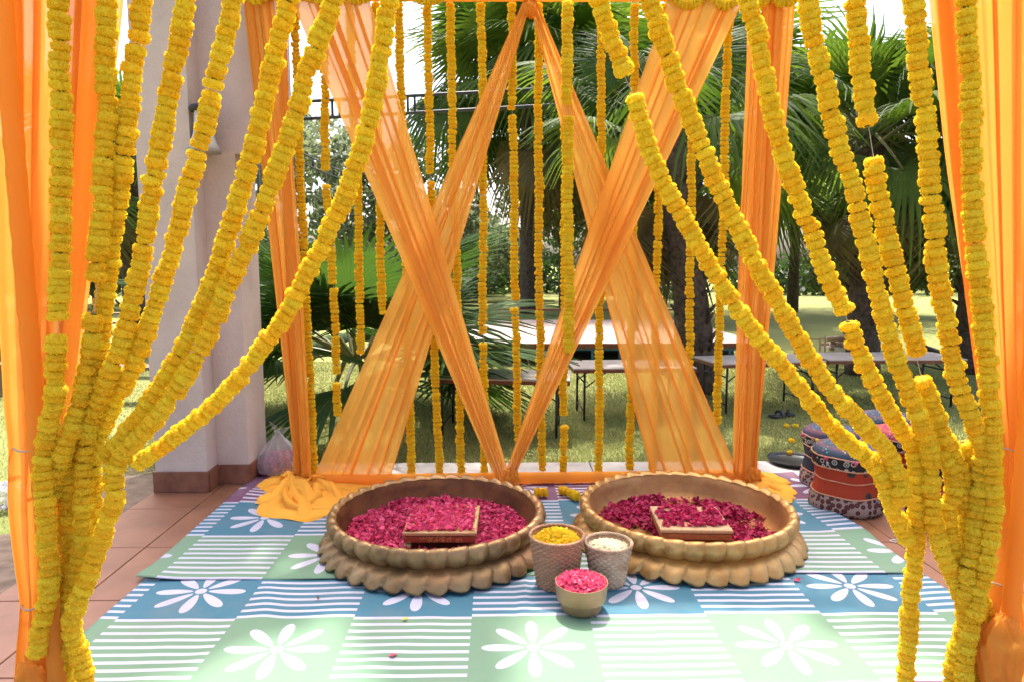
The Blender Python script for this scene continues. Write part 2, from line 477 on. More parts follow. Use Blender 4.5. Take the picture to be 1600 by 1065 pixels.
# lawn
t = NT('lawn_grass'); v = t.coord('Object')
n1 = t.noise(.35, 5, .6, v); n2 = t.noise(5, 5, .7, v); n3 = t.noise(60, 3, .6, v)
c = t.ramp(n1, [(.35, (.20, .25, .065)), (.65, (.34, .34, .12))])
c = t.mix(t.math('MULTIPLY', n2, .6), c, (.33, .30, .13))
c = t.mix(t.math('MULTIPLY', t.ramp(n3, [(.4, (0, 0, 0)), (.65, (1, 1, 1))]), .45), c, (.06, .10, .02))
t.link(c, t.p.inputs['Base Color']); t.p.inputs['Roughness'].default_value = .9
t.p.inputs['Specular IOR Level'].default_value = .1
t.link(t.bump(n3, .8, .03), t.p.inputs['Normal'])
M['lawn'] = t.mat
M['blade'] = mat_petal('grass_blades', (.19, .25, .055), (.46, .43, .18), .45, .6, 1.2, .6)

# ================================================================== SETTING
LZ = -0.10
# lawn sheet to the horizon
b = MB(); b.add([(-150, -20, LZ), (150, -20, LZ), (150, 260, LZ), (-150, 260, LZ)], [(0, 1, 2, 3)])
tag(b.build('lawn', M['lawn'], smooth=False), kind='structure')
# bare soil strip beside the terrace
b = MB()
P = []; nu, nv = 6, 40
for jv in range(nv):
    y = -1 + jv * .16
    for iu in range(nu):
        x = -2.30 - .75 * iu / (nu - 1) + (0 if iu < nu - 1 else .15 * math.sin(y * 5) + .1 * math.sin(y * 13))
        P.append((x, y, LZ + .006 + (.004 * random.random())))
b.grid(P, nu, nv)
tag(b.build('soil', M['soil']), kind='structure')

# terrace slab and tiles
terr = MB(); terr.box((.66, .85, -.066), (5.90, 7.66, .108)).build('terrace', M['grout'], smooth=False)
terr = bpy.data.objects['terrace']; tag(terr, kind='structure')
TS = .575
tile_me = MB().box((0, 0, 0), (TS - .005, TS - .005, .024), bev=.003).mesh('tile', M['terracotta'], False)
tx = [-2.285 + .2] + [-1.885 + TS * (k + .5) for k in range(9)]
narrow = MB().box((0, 0, 0), (.395, TS - .005, .024), bev=.003).mesh('tile_cut', M['terracotta'], False)
for r_ in range(8):
    yc = 4.66 - TS * (r_ + .5)
    for k, x in enumerate(tx):
        o = link_mesh('tile', narrow if k == 0 else tile_me, terr, (x, yc, -.012 + random.uniform(-.0008, .0008)))
# grey paving strip behind
for k in range(7):
    w = .98
    o = MB().box((0, 0, 0), (w - .006, .37, .10), bev=.004).build('paving_slab', M['slab'], terr, False)
    o.location = (-1.775 + w * k, 4.855, -.052 + random.uniform(-.001, .001))

# ------------------------------------------------------------------ floor mats
def rug(name, x0, x1, y0, y1, mat, nx, ny, zf, label):
    P = []; UV = []
    for j in range(ny):
        for i in range(nx):
            u = i / (nx - 1); w = j / (ny - 1)
            x, y = x0 + (x1 - x0) * u, y0 + (y1 - y0) * w
            dx, dy, z = zf(x, y, u, w)
            P.append((x + dx, y + dy, z)); UV.append((x, y))
    b = MB(); b.grid(P, nx, ny)
    me = b.mesh(name, mat)
    ul = me.uv_layers.new(name='UVMap')
    for l in me.loops: ul.data[l.index].uv = UV[l.vertex_index]
    o = link_mesh(name, me)
    so = o.modifiers.new('thick', 'SOLIDIFY'); so.thickness = .003; so.offset = -1
    return tag(o, label, 'mat', 'printed floor mats under the canopy')
X0, CW = -1.617, .4985
def nz(x, y, s, a): return a * mnoise.noise(Vector((x * s, y * s, 3.1)))
def zfront(x, y, u, w):
    z = .0085 + nz(x, y, 2.2, .004) + nz(x * 3, y * .6, 2.0, .0035) + .0025 * max(0, math.sin(x * 9 + 2 * math.sin(y * 4))) ** 6
    z += .006 * math.exp(-((x - .10 - .02 * (y - 2.7)) / .018) ** 2) * min(1, max(0, (y - 2.2) * 1.2))
    z += .004 * math.exp(-((x + .98 + .3 * (y - 2.7)) / .05) ** 2)
    e = max(0, u - .955) / .045
    z += .010 * e * abs(math.sin(y * 7))
    return 0, 0, z
def zback(x, y, u, w):
    z = .0155 + nz(x, y, 2.0, .003) + nz(x * 3, y * .6, 1.7, .002)
    e = max(0, u - .93) / .07
    z += .022 * e * max(0, math.sin((y - 3.5) * 6.0)) * (1 if y > 3.5 else 0)
    e2 = max(0, .05 - u) / .05
    z += .016 * e2 * math.exp(-((y - 3.13) / .10) ** 2)
    z += .016 * math.exp(-((u - .02) / .03) ** 2) * (math.exp(-((y - 4.3) / .12) ** 2))
    dx = -.05 * math.exp(-((u - 1) / .05) ** 2) * math.sin((y - 3.6) * 5) * (1 if y > 3.6 else 0)
    return dx, .012 * math.sin(x * 1.7) * (1 - w) , z
rug('floor_mat', -1.69, 2.045, 1.55, 3.24, mat_mat('printed_mat_front', X0, 2.272, CW, .481), 150, 70, zfront,
    'printed plastic mat nearer the camera, green and blue cells with white flowers')
rug('floor_mat', -1.725, 2.035, 3.112, 4.665, mat_mat('printed_mat_back', X0 - .012, 3.112, CW, .518), 150, 70, zback,
    'printed mat under the two gold basins, green, blue and purple rows')

# ------------------------------------------------------------------ white house column
house = empty('house_column', (-2.1, 4.6, 0), 0, 'white stucco house column with terracotta skirting and stepped beam', 'column')
def hb(name, x0, x1, y0, y1, z0, z1, mat, bev=.006):
    o = MB().box(((x0 + x1) / 2 + 2.1, (y0 + y1) / 2 - 4.6, (z0 + z1) / 2), (x1 - x0, y1 - y0, z1 - z0), bev=bev).build(name, mat, house, False)
    return o
hb('shaft', -2.262, -1.925, 4.395, 5.0, -.1, 4.6, M['stucco'])
hb('side_shaft', -1.928, -1.715, 4.565, 4.92, -.1, 4.6, M['stucco'])
hb('lintel', -1.7149, -1.63, 4.5652, 4.915, 2.195, 4.598, M['stucco'])
hb('beam', -1.6299, -1.44, 4.5654, 4.91, 2.27, 4.596, M['stucco'])
hb('skirting_tile', -2.274, -1.916, 4.380, 4.394, .001, .14, M['skirting'], .002)
hb('skirting_tile', -1.926, -1.912, 4.396, 4.55, .001, .14, M['skirting'], .002)
hb('skirting_tile', -1.910, -1.705, 4.551, 4.564, .001, .135, M['skirting'], .002)
hb('skirting_tile', -1.714, -1.702, 4.566, 4.92, .001, .135, M['skirting'], .002)
hb('skirting_tile', -2.276, -2.263, 4.396, 5.0, .001, .14, M['skirting'], .002)
# wall lantern on the setback face
lp = at(327, 210, 4.56)
lan = empty('wall_lantern', lp, 0, 'black wall lantern with pale bell glass on the white column', 'lantern')
lan.scale = (1.3, 1.3, 1.2)
MB().box((-.045, -.02, .02), (.05, .03, .22), bev=.005).build('back_plate', M['iron'], lan, False)
MB().tube([(-.045, -.03, .11), (-.045, -.08, .125), (.0, -.12, .12), (.03, -.12, .10)], .012, 8).build('arm', M['iron'], lan)
MB().lathe([(.015, .125), (.05, .12), (.062, .10), (.055, .09)], 20, c=(.02, -.12, 0), close=True).build('cap', M['iron'], lan)
MB().lathe([(.036, .09), (.038, .04), (.045, -.02), (.06, -.07), (.075, -.10), (.072, -.10), (.055, -.065), (.04, -.02), (.034, .04)], 24, c=(.02, -.12, 0)).build('glass_bell', M['lampglass'], lan)
MB().lathe([(.074, -.098), (.08, -.105), (.078, -.118), (.06, -.122)], 24, c=(.02, -.12, 0), close=True).build('rim', M['slab'], lan)

# ================================================================== CANOPY FRAME
FX0, FX1, FY0, FY1, FZ = -1.455, 1.775, 2.17, 4.47, 3.15
frame = empty('canopy_frame', ((FX0 + FX1) / 2, (FY0 + FY1) / 2, 0), 0, 'wedding canopy frame of pipes wrapped in orange cloth', 'canopy frame')
fc = frame.location
def pipe(name, p, q, r=.027, n=14, wob=.002):
    p, q = Vector(p), Vector(q); L = (q - p).length; k = max(2, int(L / .03))
    pts = [p.lerp(q, i / k) - fc for i in range(k + 1)]
    rad = [r + wob * math.sin(i * 1.9) * math.sin(i * .37 + 1) + wob * .6 * random.random() for i in range(k + 1)]
    return MB().tube(pts, rad, n).build(name, M['voile_dense'], frame)
for x, y in ((FX0 - .03, FY0), (FX1 - .04, FY0), (-1.355, FY1), (1.715, FY1)):
    pipe('post', (x, y, .0), (x, y, FZ))
pipe('top_beam', (FX0, FY1, FZ - .01), (FX1, FY1, FZ + .01), .033)
pipe('top_beam', (FX0 - .03, FY0, FZ), (FX1 - .04, FY0, FZ), .033)
pipe('side_beam', (FX0 - .015, FY0, FZ + .02), (FX0 - .015, FY1, FZ + .02), .033)
pipe('side_beam', (FX1 - .02, FY0, FZ + .02), (FX1 - .02, FY1, FZ + .02), .033)
pipe('bottom_rail', (-1.36, FY1 - .02, .056), (1.72, FY1 + .02, .062), .037)

# ------------------------------------------------------------------ drapes
def interp(pts, y):
    if y <= pts[0][1]:
        (x0, y0), (x1, y1) = pts[0], pts[1]
    elif y >= pts[-1][1]:
        (x0, y0), (x1, y1) = pts[-2], pts[-1]
    else:
        for a, c in zip(pts, pts[1:]):
            if a[1] <= y <= c[1]: (x0, y0), (x1, y1) = a, c; break
    return x0 + (x1 - x0) * (y - y0) / (y1 - y0)

def smooth_arr(a, k):
    a = np.asarray(a, float)
    for _ in range(k):
        a[1:-1] = .25 * a[:-2] + .5 * a[1:-1] + .25 * a[2:]
    return a

def drape(name, left, right, Y, z_top, z_bot, folds, amp, mat, label, nu=150, nv=70, over=1.5, seed=0, smooth=0, cat='drape', group=None, twist=0.0, bulge=None):
    """left/right: outline of the cloth as (x, y) in photo pixels at distance Y, turned into metres; cloth hangs pleated between"""
    rs = random.Random(seed)
    ly0 = left[0][1]; ly1 = left[-1][1]
    rows = []
    yy = np.linspace(0, 1, nv)
    L = [at(*p, Y) for p in left]; Rr = [at(*p, Y) for p in right]
    Lx = [(p.x, -p.z) for p in L]; Rx = [(p.x, -p.z) for p in Rr]
    zs = np.linspace(z_top, z_bot, nv)
    lx = smooth_arr([interp(Lx, -z) for z in zs], smooth); rx = smooth_arr([interp(Rx, -z) for z in zs], smooth)
    ph = [rs.uniform(0, 6.28) for _ in range(6)]
    # irregular pleat phase
    s = np.linspace(0, 1, nu)
    warp = s + .035 * np.sin(2 * PI * s * 2.3 + ph[0]) + .02 * np.sin(2 * PI * s * 5.1 + ph[1])
    V = np.zeros((nv, nu, 3))
    for j, z in enumerate(zs):
        tt = j / (nv - 1)
        th = 2 * PI * folds * warp + .5 * math.sin(tt * 3 + ph[2]) + twist * tt
        ov = over * (1 + .35 * np.sin(2 * PI * s * 1.7 + ph[3]))
        sp = s - ov * np.sin(th) / (2 * PI * folds)
        w = rx[j] - lx[j]
        a = amp * (.55 + .45 * np.sin(2 * PI * s * 2.1 + ph[4] + tt))
        V[j, :, 0] = lx[j] + w * np.clip(sp, -.02, 1.02)
        V[j, :, 1] = Y + a * np.cos(th) + .3 * amp * np.sin(th * .37 + tt * 4 + ph[5]) + (bulge(tt) if bulge else 0)
        V[j, :, 1] += .0035 * np.sin(th * 3.3 + 2 * np.sin(s * 9 + ph[1]) + 1.5 * tt) * (.4 + .6 * np.sin(s * 13 + tt * 2.5 + ph[0]) ** 2)
        V[j, :, 2] = z
    idx = np.arange(nu * nv).reshape(nv, nu)
    F = np.stack([idx[:-1, :-1], idx[:-1, 1:], idx[1:, 1:], idx[1:, :-1]], -1).reshape(-1, 4)
    me = np_mesh(name, V.reshape(-1, 3), F, mat, True)
    o = link_mesh(name, me)
    return tag(o, label, cat, group)

ZT = FZ - .012
# crossing voile strips at the back
drape('voile_strip', [(812, 15), (492, 745)], [(826, 15), (612, 745)], 4.465, 3.14, .06, 6, .014, M['voile_sheer'],
      'sheer orange strip from top centre down to bottom left, behind its crossing partner', seed=1, over=1.9, nu=220, group='crossed orange voile strips')
drape('voile_strip', [(829, 12), (1022, 745)], [(843, 12), (1158, 745)], 4.465, 3.14, .06, 6, .014, M['voile_sheer'],
      'sheer orange strip from top centre down to bottom right, behind its crossing partner', seed=2, over=1.9, nu=220, group='crossed orange voile strips')
drape('voile_strip', [(461, 10), (775, 750)], [(578, 10), (798, 750)], 4.40, 3.14, .07, 6, .017, M['voile'],
      'orange voile strip from top left gathered at the bottom centre knot, in front', seed=3, over=2.2, nu=220, group='crossed orange voile strips')
drape('voile_strip', [(1043, 8), (786, 750)], [(1160, 8), (801, 750)], 4.40, 3.14, .07, 6, .017, M['voile'],
      'orange voile strip from top right gathered at the bottom centre knot, in front', seed=4, over=2.2, nu=220, group='crossed orange voile strips')
# post drapes at the back
d1 = drape('post_drape', [(380, 5), (397, 160), (422, 390), (451, 643), (463, 745)], [(427, 5), (450, 165), (468, 400), (474, 500), (484, 690), (486, 745)],
      4.45, 3.14, .05, 6, .022, M['voile_dense'], 'orange drape gathered round the back post beside the white column', seed=5, over=2.2, smooth=6, group='drapes on the back posts')
d2 = drape('post_drape', [(1192, 5), (1184, 200), (1172, 474), (1163, 745)], [(1242, 5), (1226, 200), (1211, 390), (1195, 560), (1179, 745)],
      4.44, 3.14, .05, 5, .024, M['voile_dense'], 'pleated orange drape on the back post by the palms, wider of the pair', seed=6, over=2.2, smooth=6, group='drapes on the back posts')
d3 = drape('post_drape', [(1166, 5), (1168, 75), (1155, 327), (1152, 530), (1143, 745)], [(1186, 5), (1187, 150), (1176, 360), (1168, 511), (1162, 745)],
      4.47, 3.14, .05, 3, .020, M['voile_dense'], 'narrow twisted orange drape between the crossed strip and the wider post drape', seed=7, over=2.0, smooth=6, twist=9, group='drapes on the back posts')
# tied front curtains
cl = drape('front_curtain', [(-70, -420), (-4, 0), (7, 400), (18, 640), (26, 697), (22, 780), (30, 860), (42, 940), (34, 1000), (26, 1100)],
      [(215, -420), (160, 0), (128, 400), (104, 620), (83, 697), (92, 790), (90, 880), (78, 940), (86, 1000), (96, 1100)], 2.245, 3.12, .03, 5, .034, M['voile_dense'],
      'orange curtain tied to the front post beside the lawn', seed=8, over=2.0, smooth=5, cat='curtain', nv=120, nu=220, group='tied front curtains')
cl2 = drape('front_curtain', [(90, -420), (120, 0), (100, 400), (84, 560), (76, 690), (78, 800)], [(225, -420), (187, 0), (140, 400), (122, 560), (98, 670), (92, 800)], 2.30, 3.12, .45, 4, .02, M['voile'],
      'thin sheer orange curtain edge behind the marigold strings, glowing yellow', seed=9, over=1.7, smooth=5, cat='curtain', group='tied front curtains')
cr = drape('front_curtain', [(1435, -420), (1468, 0), (1490, 250), (1512, 450), (1532, 590), (1553, 697), (1560, 800), (1566, 860), (1552, 908), (1530, 965), (1522, 1100)],
      [(1680, -420), (1655, 0), (1640, 300), (1625, 560), (1612, 697), (1606, 800), (1603, 860), (1592, 908), (1616, 965), (1625, 1100)], 2.245, 3.12, .03, 5, .034, M['voile_dense'],
      'orange curtain tied to the front post beside the embroidered stools', seed=10, over=2.0, smooth=5, cat='curtain', nv=120, nu=220, group='tied front curtains')
cr2 = drape('front_curtain', [(1420, -420), (1453, 0), (1480, 250), (1510, 450), (1530, 560), (1545, 680)], [(1480, -420), (1500, 0), (1510, 250), (1530, 450), (1545, 560), (1560, 680)], 2.29, 3.12, .9, 3, .016, M['voile'],
      'thin translucent curtain edge catching light next to the palm fronds', seed=11, over=1.6, smooth=5, cat='curtain', group='tied front curtains')
def tie_ring(parent, xa, xb, y, Y, dy=.05):
    a, c = at(xa, y, Y), at(xb, y, Y)
    m = (a + c) / 2; w = (c - a).length / 2 + .006
    pts = [(m.x + w * math.cos(k * PI / 12), Y + dy * math.sin(k * PI / 12), m.z + .004 * math.sin(k)) for k in range(25)]
    return MB().tube(pts, .0032, 6).build('tie_string', M['string'], parent)
tie_ring(cl, 26, 83, 697, 2.245); tie_ring(cl, 42, 78, 940, 2.245)
tie_ring(cr, 1553, 1612, 697, 2.245); tie_ring(cr, 1550, 1592, 908, 2.245)

# knots: crumpled cloth lumps
def lump(name, c, rx, ry, rz, seed, mat, parent=None, n=56, a=.35, fr=2.2, label=None, cat=None, pleat=.22):
    b = MB(); pts = []
    nu, nv = n, n // 2
    for j in range(nv + 1):
        ph = PI * j / nv
        for i in range(nu):
            th = 2 * PI * i / nu
            d = Vector((math.sin(ph) * math.cos(th), math.sin(ph) * math.sin(th), math.cos(ph)))
            k = 1 - a * abs(mnoise.noise(d * fr + Vector((seed, 0, seed)))) * 1.6 + .12 * mnoise.noise(d * fr * 3) - pleat * abs(math.sin(th * 4.5 + 2.5 * d.z + 2 * mnoise.noise(d * 1.3 + Vector((seed, seed, 0)))))
            pts.append((c[0] + d.x * rx * k, c[1] + d.y * ry * k, c[2] + d.z * rz * k))
    b.v = pts
    for j in range(nv):
        for i in range(nu):
            b.f.append((j * nu + i, (j + 1) * nu + i, (j + 1) * nu + (i + 1) % nu, j * nu + (i + 1) % nu)); b.m.append(0)
    o = b.build(name, mat, parent)
    if label: tag(o, label, cat)
    return o
k0 = at(800, 752, 4.38)
lump('cloth_knot', (k0.x, k0.y, .075), .06, .07, .085, 1.3, M['voile_dense'], label='knot of orange voile tied round the bottom rail at centre', cat='knot')
k1 = at(828, 14, 4.43)
lump('cloth_knot', (k1.x, k1.y, k1.z - .005), .05, .05, .06, 2.1, M['voile_dense'], label='knot of orange voile gathered at the top beam centre', cat='knot')
k2 = at(1178, 745, 4.40)
lump('cloth_knot', (k2.x, k2.y, .085), .06, .06, .07, 3.3, M['voile_dense'], label='knot of orange cloth at the foot of the back post by the palms', cat='knot')
k3 = at(60, 1060, 2.19)
lump('cloth_knot', (k3.x, k3.y, .10), .075, .07, .11, 4.4, M['voile_dense'], pleat=.10, label='bunched orange knot at the foot of the front curtain beside the lawn', cat='knot')
k4 = at(1562, 1030, 2.15)
lump('cloth_knot', (k4.x, k4.y, .17), .09, .075, .16, 5.5, M['voile_dense'], fr=1.3, pleat=.10, a=.25, label='large bulging orange knot at the foot of the curtain by the stools', cat='knot')

# puddled cloth on the floor
def puddle(name, poly, h, seed, label, src, nfold=26):
    """cloth let fall on the floor: a thin wavy sheet plus rounded folds running from the post outwards"""
    rs = random.Random(seed)
    P = [gr(x, y) for x, y in poly]
    c = sum((Vector(p) for p in P), Vector()) / len(P)
    n = 160; nr = 30
    ang = sorted((math.atan2(p.y - c.y, p.x - c.x), (p - c).length) for p in P)
    aa = [a for a, _ in ang]; rr = [r for _, r in ang]
    aa = [aa[-1] - 2 * PI] + aa + [aa[0] + 2 * PI]; rr = [rr[-1]] + rr + [rr[0]]
    b = MB()
    for j in range(nr + 1):
        ro = j / nr
        for i in range(n):
            th = -PI + 2 * PI * i / n
            r_ = np.interp(th, aa, rr) * ro * (1 + .05 * ro * math.sin(th * 9 + seed))
            x, y = c.x + r_ * math.cos(th), c.y + r_ * math.sin(th)
            z = .024 + .018 * (1 - ro) + .010 * abs(mnoise.noise(Vector((x * 9, y * 9, seed)))) + (.006 * math.sin(th * 14) if j == nr else 0)
            b.v.append((x, y, z if j < nr else .019 + .004 * math.sin(th * 11)))
    for j in range(nr):
        for i in range(n):
            b.f.append((j * n + i, j * n + (i + 1) % n, (j + 1) * n + (i + 1) % n, (j + 1) * n + i)); b.m.append(0)
    s0 = Vector((src[0], src[1], 0))
    for q in range(nfold):
        th = -PI + 2 * PI * (q + rs.uniform(-.3, .3)) / nfold
        r_ = np.interp(th, aa, rr) * rs.uniform(.55, .98)
        e = Vector((c.x + r_ * math.cos(th), c.y + r_ * math.sin(th), 0))
        st = s0.lerp(c, rs.uniform(0, .7)) + Vector((rs.uniform(-.05, .05), rs.uniform(-.04, .04), 0))
        L = (e - st).length
        if L < .06: continue
        d = (e - st).normalized(); sd = Vector((-d.y, d.x, 0))
        bend = rs.uniform(-.35, .35) * L; ph = rs.uniform(0, 6.28); lean = rs.uniform(-.6, .6)
        w0 = rs.uniform(.022, .05); h0 = h * rs.uniform(.45, 1.0)
        K, U = 26, 11; rows_ = []
        for k in range(K):
            t = k / (K - 1)
            ctr = st + d * (L * t) + sd * (bend * math.sin(PI * t) + .012 * math.sin(9 * t + ph))
            hh = h0 * (1 - t) ** .7 * (.75 + .25 * math.sin(7 * t + ph)) + .006
            ww = w0 * (.75 + .55 * t)
            for u in range(U):
                a = PI * u / (U - 1)
                zz = .020 + hh * math.sin(a) ** .8 + .02 * (1 - t) * h0 / .08
                if k == K - 1: zz = .020 + .004 * math.sin(a)
                off = -math.cos(a) * ww + lean * hh * math.sin(a) + .003 * mnoise.noise(Vector((t * 9, u * .7, q)))
                rows_.append(tuple(ctr + sd * off + Vector((0, 0, zz))))
        b.grid(rows_, U, K)
    o = b.build(name, M['voile_heap'])
    return tag(o, label, 'cloth')
puddle('cloth_heap', [(404, 802), (432, 817), (478, 817), (532, 803), (562, 788), (600, 762), (585, 750), (545, 745), (492, 742), (452, 738), (424, 745), (406, 760), (418, 775)], .095, 1.0,
       'orange cloth spilling in folds on the mat beside the column', (-1.40, 4.38), 34)
puddle('cloth_heap', [(1150, 752), (1185, 772), (1236, 790), (1240, 778), (1228, 762), (1195, 742), (1165, 738)], .06, 4.0,
       'orange cloth end lying on the mat next to the black tray', (1.72, 4.42), 14)
# ================================================================== MARIGOLD GARLANDS
def marigold_mesh(name, seed, mat, rr=.0305, hh=.0162):
    """flattened, many-petalled head like a ruffled bun; axis = z"""
    rs = random.Random(seed); b = MB()
    n, m = 20, 8
    def bun(ph, k=1.0):
        return rr * k * max(1e-4, math.sin(ph)) ** .55, hh * k * math.copysign(abs(math.cos(ph)) ** .8, math.cos(ph))
    for j in range(m + 1):
        for i in range(n):
            th = 2 * PI * i / n
            r_, z_ = bun(PI * j / m, .93 + .07 * rs.random())
            b.v.append((r_ * math.cos(th), r_ * math.sin(th), z_))
    for j in range(m):
        for i in range(n):
            b.f.append((j * n + i, (j + 1) * n + i, (j + 1) * n + (i + 1) % n, j * n + (i + 1) % n)); b.m.append(0)
    for q in range(230):
        th = rs.uniform(0, 2 * PI); ph = PI / 2 + max(-1.3, min(1.3, rs.gauss(0, .62)))
        r_, z_ = bun(ph, .95)
        c = Vector((r_ * math.cos(th), r_ * math.sin(th), z_))
        sn = math.sin(ph)
        d = Vector((math.cos(th) * sn, math.sin(th) * sn, math.cos(ph) * 1.2)).normalized()
        t1 = d.cross(Vector((rs.uniform(-1, 1), rs.uniform(-1, 1), rs.uniform(-.6, .6)))).normalized()
        t2 = d.cross(t1)
        L = rs.uniform(.0022, .0046); W = rs.uniform(.0022, .0038)
        p0 = c - d * .002; tip = c + d * L + t2 * rs.uniform(-.002, .002)
        b.add([p0 - t1 * W * .6, p0 + t1 * W * .6, tip + t1 * W + t2 * .0008, tip + d * .0008, tip - t1 * W + t2 * .0008],
              [(0, 1, 2, 3), (0, 3, 4)])
    b.lathe([(.010, -hh * .98), (.007, -hh * 1.25)], 7, mi=1, close=True)
    return b.mesh(name, [mat, M['sepal']])
FL = [marigold_mesh('marigold_a%d' % k, 100 + k, M['marigold']) for k in range(4)]
FD = [marigold_mesh('marigold_b%d' % k, 200 + k, M['marigold_deep']) for k in range(3)]

def catmull(P, step=.004):
    P = [Vector(p) for p in P]
    if len(P) == 2:
        P = [P[0], P[0].lerp(P[1], .5), P[1]]
    Q = [P[0] * 2 - P[1]] + P + [P[-1] * 2 - P[-2]]
    out = []
    for i in range(1, len(Q) - 2):
        p0, p1, p2, p3 = Q[i - 1:i + 3]
        n = max(2, int((p2 - p1).length / step))
        for k in range(n):
            u = k / n
            out.append(.5 * ((2 * p1) + (p2 - p0) * u + (2 * p0 - 5 * p1 + 4 * p2 - p3) * u * u + (3 * p1 - p0 - 3 * p2 + p3) * u ** 3))
    out.append(P[-1])
    return out

def garland(name, segs, label, group, meshes, spacing=.029, scale=1.0, seed=0, jit=.10, ysq=1.0):
    """segs: lists of 3-D points, each strung close with flowers; thread runs through everything"""
    rs = random.Random(seed)
    base = Vector(segs[-1][-1])
    root = empty(name, base, 0, label, 'garland', group)
    thread = []
    for sg in segs:
        pts = catmull(sg)
        thread += pts[::12] + [pts[-1]]
        acc = 0.0; nxt = spacing * scale * .5; last = pts[0]
        for i in range(1, len(pts)):
            d = (pts[i] - last).length; acc += d; last = pts[i]
            if acc >= nxt:
                tg = (pts[min(i + 3, len(pts) - 1)] - pts[max(i - 3, 0)]).normalized()
                q = tg.to_track_quat('Z', 'Y')
                o = bpy.data.objects.new('marigold', rs.choice(meshes)); COL.objects.link(o)
                o.parent = root
                k = scale * rs.uniform(1 - jit, 1 + jit * .7) * (.86 if rs.random() < .08 else 1)
                M4 = q.to_matrix().to_4x4() @ Matrix.Rotation(rs.uniform(0, 6.28), 4, 'Z') @ Matrix.Rotation(rs.gauss(0, .13), 4, 'X')
                if rs.random() < .5: M4 = M4 @ Matrix.Rotation(PI, 4, 'X')
                o.rotation_euler = M4.to_euler()
                wb = i * .004
                off = Vector((rs.gauss(0, .0022) + .0035 * math.sin(wb * 7 + seed) + .0018 * math.sin(wb * 19 + seed * 2), rs.gauss(0, .0025), rs.gauss(0, .001))) * scale
                o.location = pts[i] - base + off
                o.scale = (k, k, k * rs.uniform(.92, 1.15))
                nxt += spacing * scale * rs.uniform(.9, 1.12)
    tb = MB().tube([p - base for p in thread], .0012, 5).build('string', M['string'], root)
    return root

def front(segs, Y, top_dx=None):
    """pixel runs -> points on the front plane, first run carried up to the front beam"""
    out = []
    for s in segs:
        out.append([at(x, y, Y + .012 * math.sin(k * 1.7 + Y * 40)) for k, (x, y) in enumerate(s)])
    a, c = out[0][0], out[0][1]
    sl = (a.x - c.x) / max(.05, a.z - c.z)
    zt = FZ - .03
    up = [Vector((a.x + sl * .75 * (z - a.z), Y, z)) for z in (zt, (zt + a.z) / 2)]
    out[0] = up + out[0]
    return out
GF = 'marigold garlands swept to the front posts'
LG = [
 (2.140, [[(93, 0), (95, 100), (94, 250), (94, 400), (93, 502)], [(90, 522), (86, 610), (74, 670), (66, 725), (70, 800), (74, 850), (79, 900), (72, 950), (62, 985), (62, 1018)]], 'marigold garland hanging over the front curtain beside the lawn, broken halfway down'),
 (2.180, [[(168, 0), (165, 120), (162, 225), (158, 320), (152, 442)], [(147, 490), (137, 570), (118, 650), (100, 695), (88, 740), (86, 770)]], 'marigold garland second from the lawn-side edge, with a gap at bench height'),
 (2.225, [[(222, 0), (214, 68)], [(210, 72), (204, 130), (196, 220), (184, 320), (172, 410), (162, 480), (153, 560), (143, 620), (120, 690), (108, 730), (108, 800), (106, 870), (100, 930), (96, 985), (98, 1090)]], 'marigold garland third from the lawn-side edge, crossing the column corner'),
 (2.200, [[(289, 0), (278, 70), (262, 160), (246, 260), (230, 350), (213, 440), (190, 530), (162, 610), (140, 670), (135, 720), (132, 780), (126, 850), (112, 910), (98, 960), (100, 1010), (110, 1090)]], 'marigold garland over the middle of the white column'),
 (2.235, [[(362, 0), (347, 80), (333, 141)], [(332, 144), (325, 172), (302, 270), (275, 370), (250, 455), (222, 530), (195, 600), (168, 650), (150, 690), (147, 740), (146, 790), (140, 830)]], 'marigold garland passing in front of the wall lantern'),
 (2.190, [[(452, 0), (432, 80), (408, 190), (382, 275), (348, 390), (308, 500), (268, 575), (225, 640), (185, 690), (160, 715)]], 'marigold garland outer of the twin strands leaving the column top'),
 (2.155, [[(522, 0), (497, 70), (470, 150), (440, 240), (408, 330), (372, 420), (328, 520), (288, 590), (240, 655), (195, 705), (178, 745), (182, 772), (172, 805), (158, 850), (140, 900), (118, 945), (112, 985), (125, 1030), (138, 1090)]], 'marigold garland inner of the twin strands, its tail reaching the floor'),
 (2.200, [[(608, 0), (600, 65), (580, 165), (556, 260), (520, 350), (483, 425), (438, 505), (388, 570), (330, 635), (270, 685), (210, 728)]], 'marigold garland sweeping furthest across the column from the beam centre'),
]
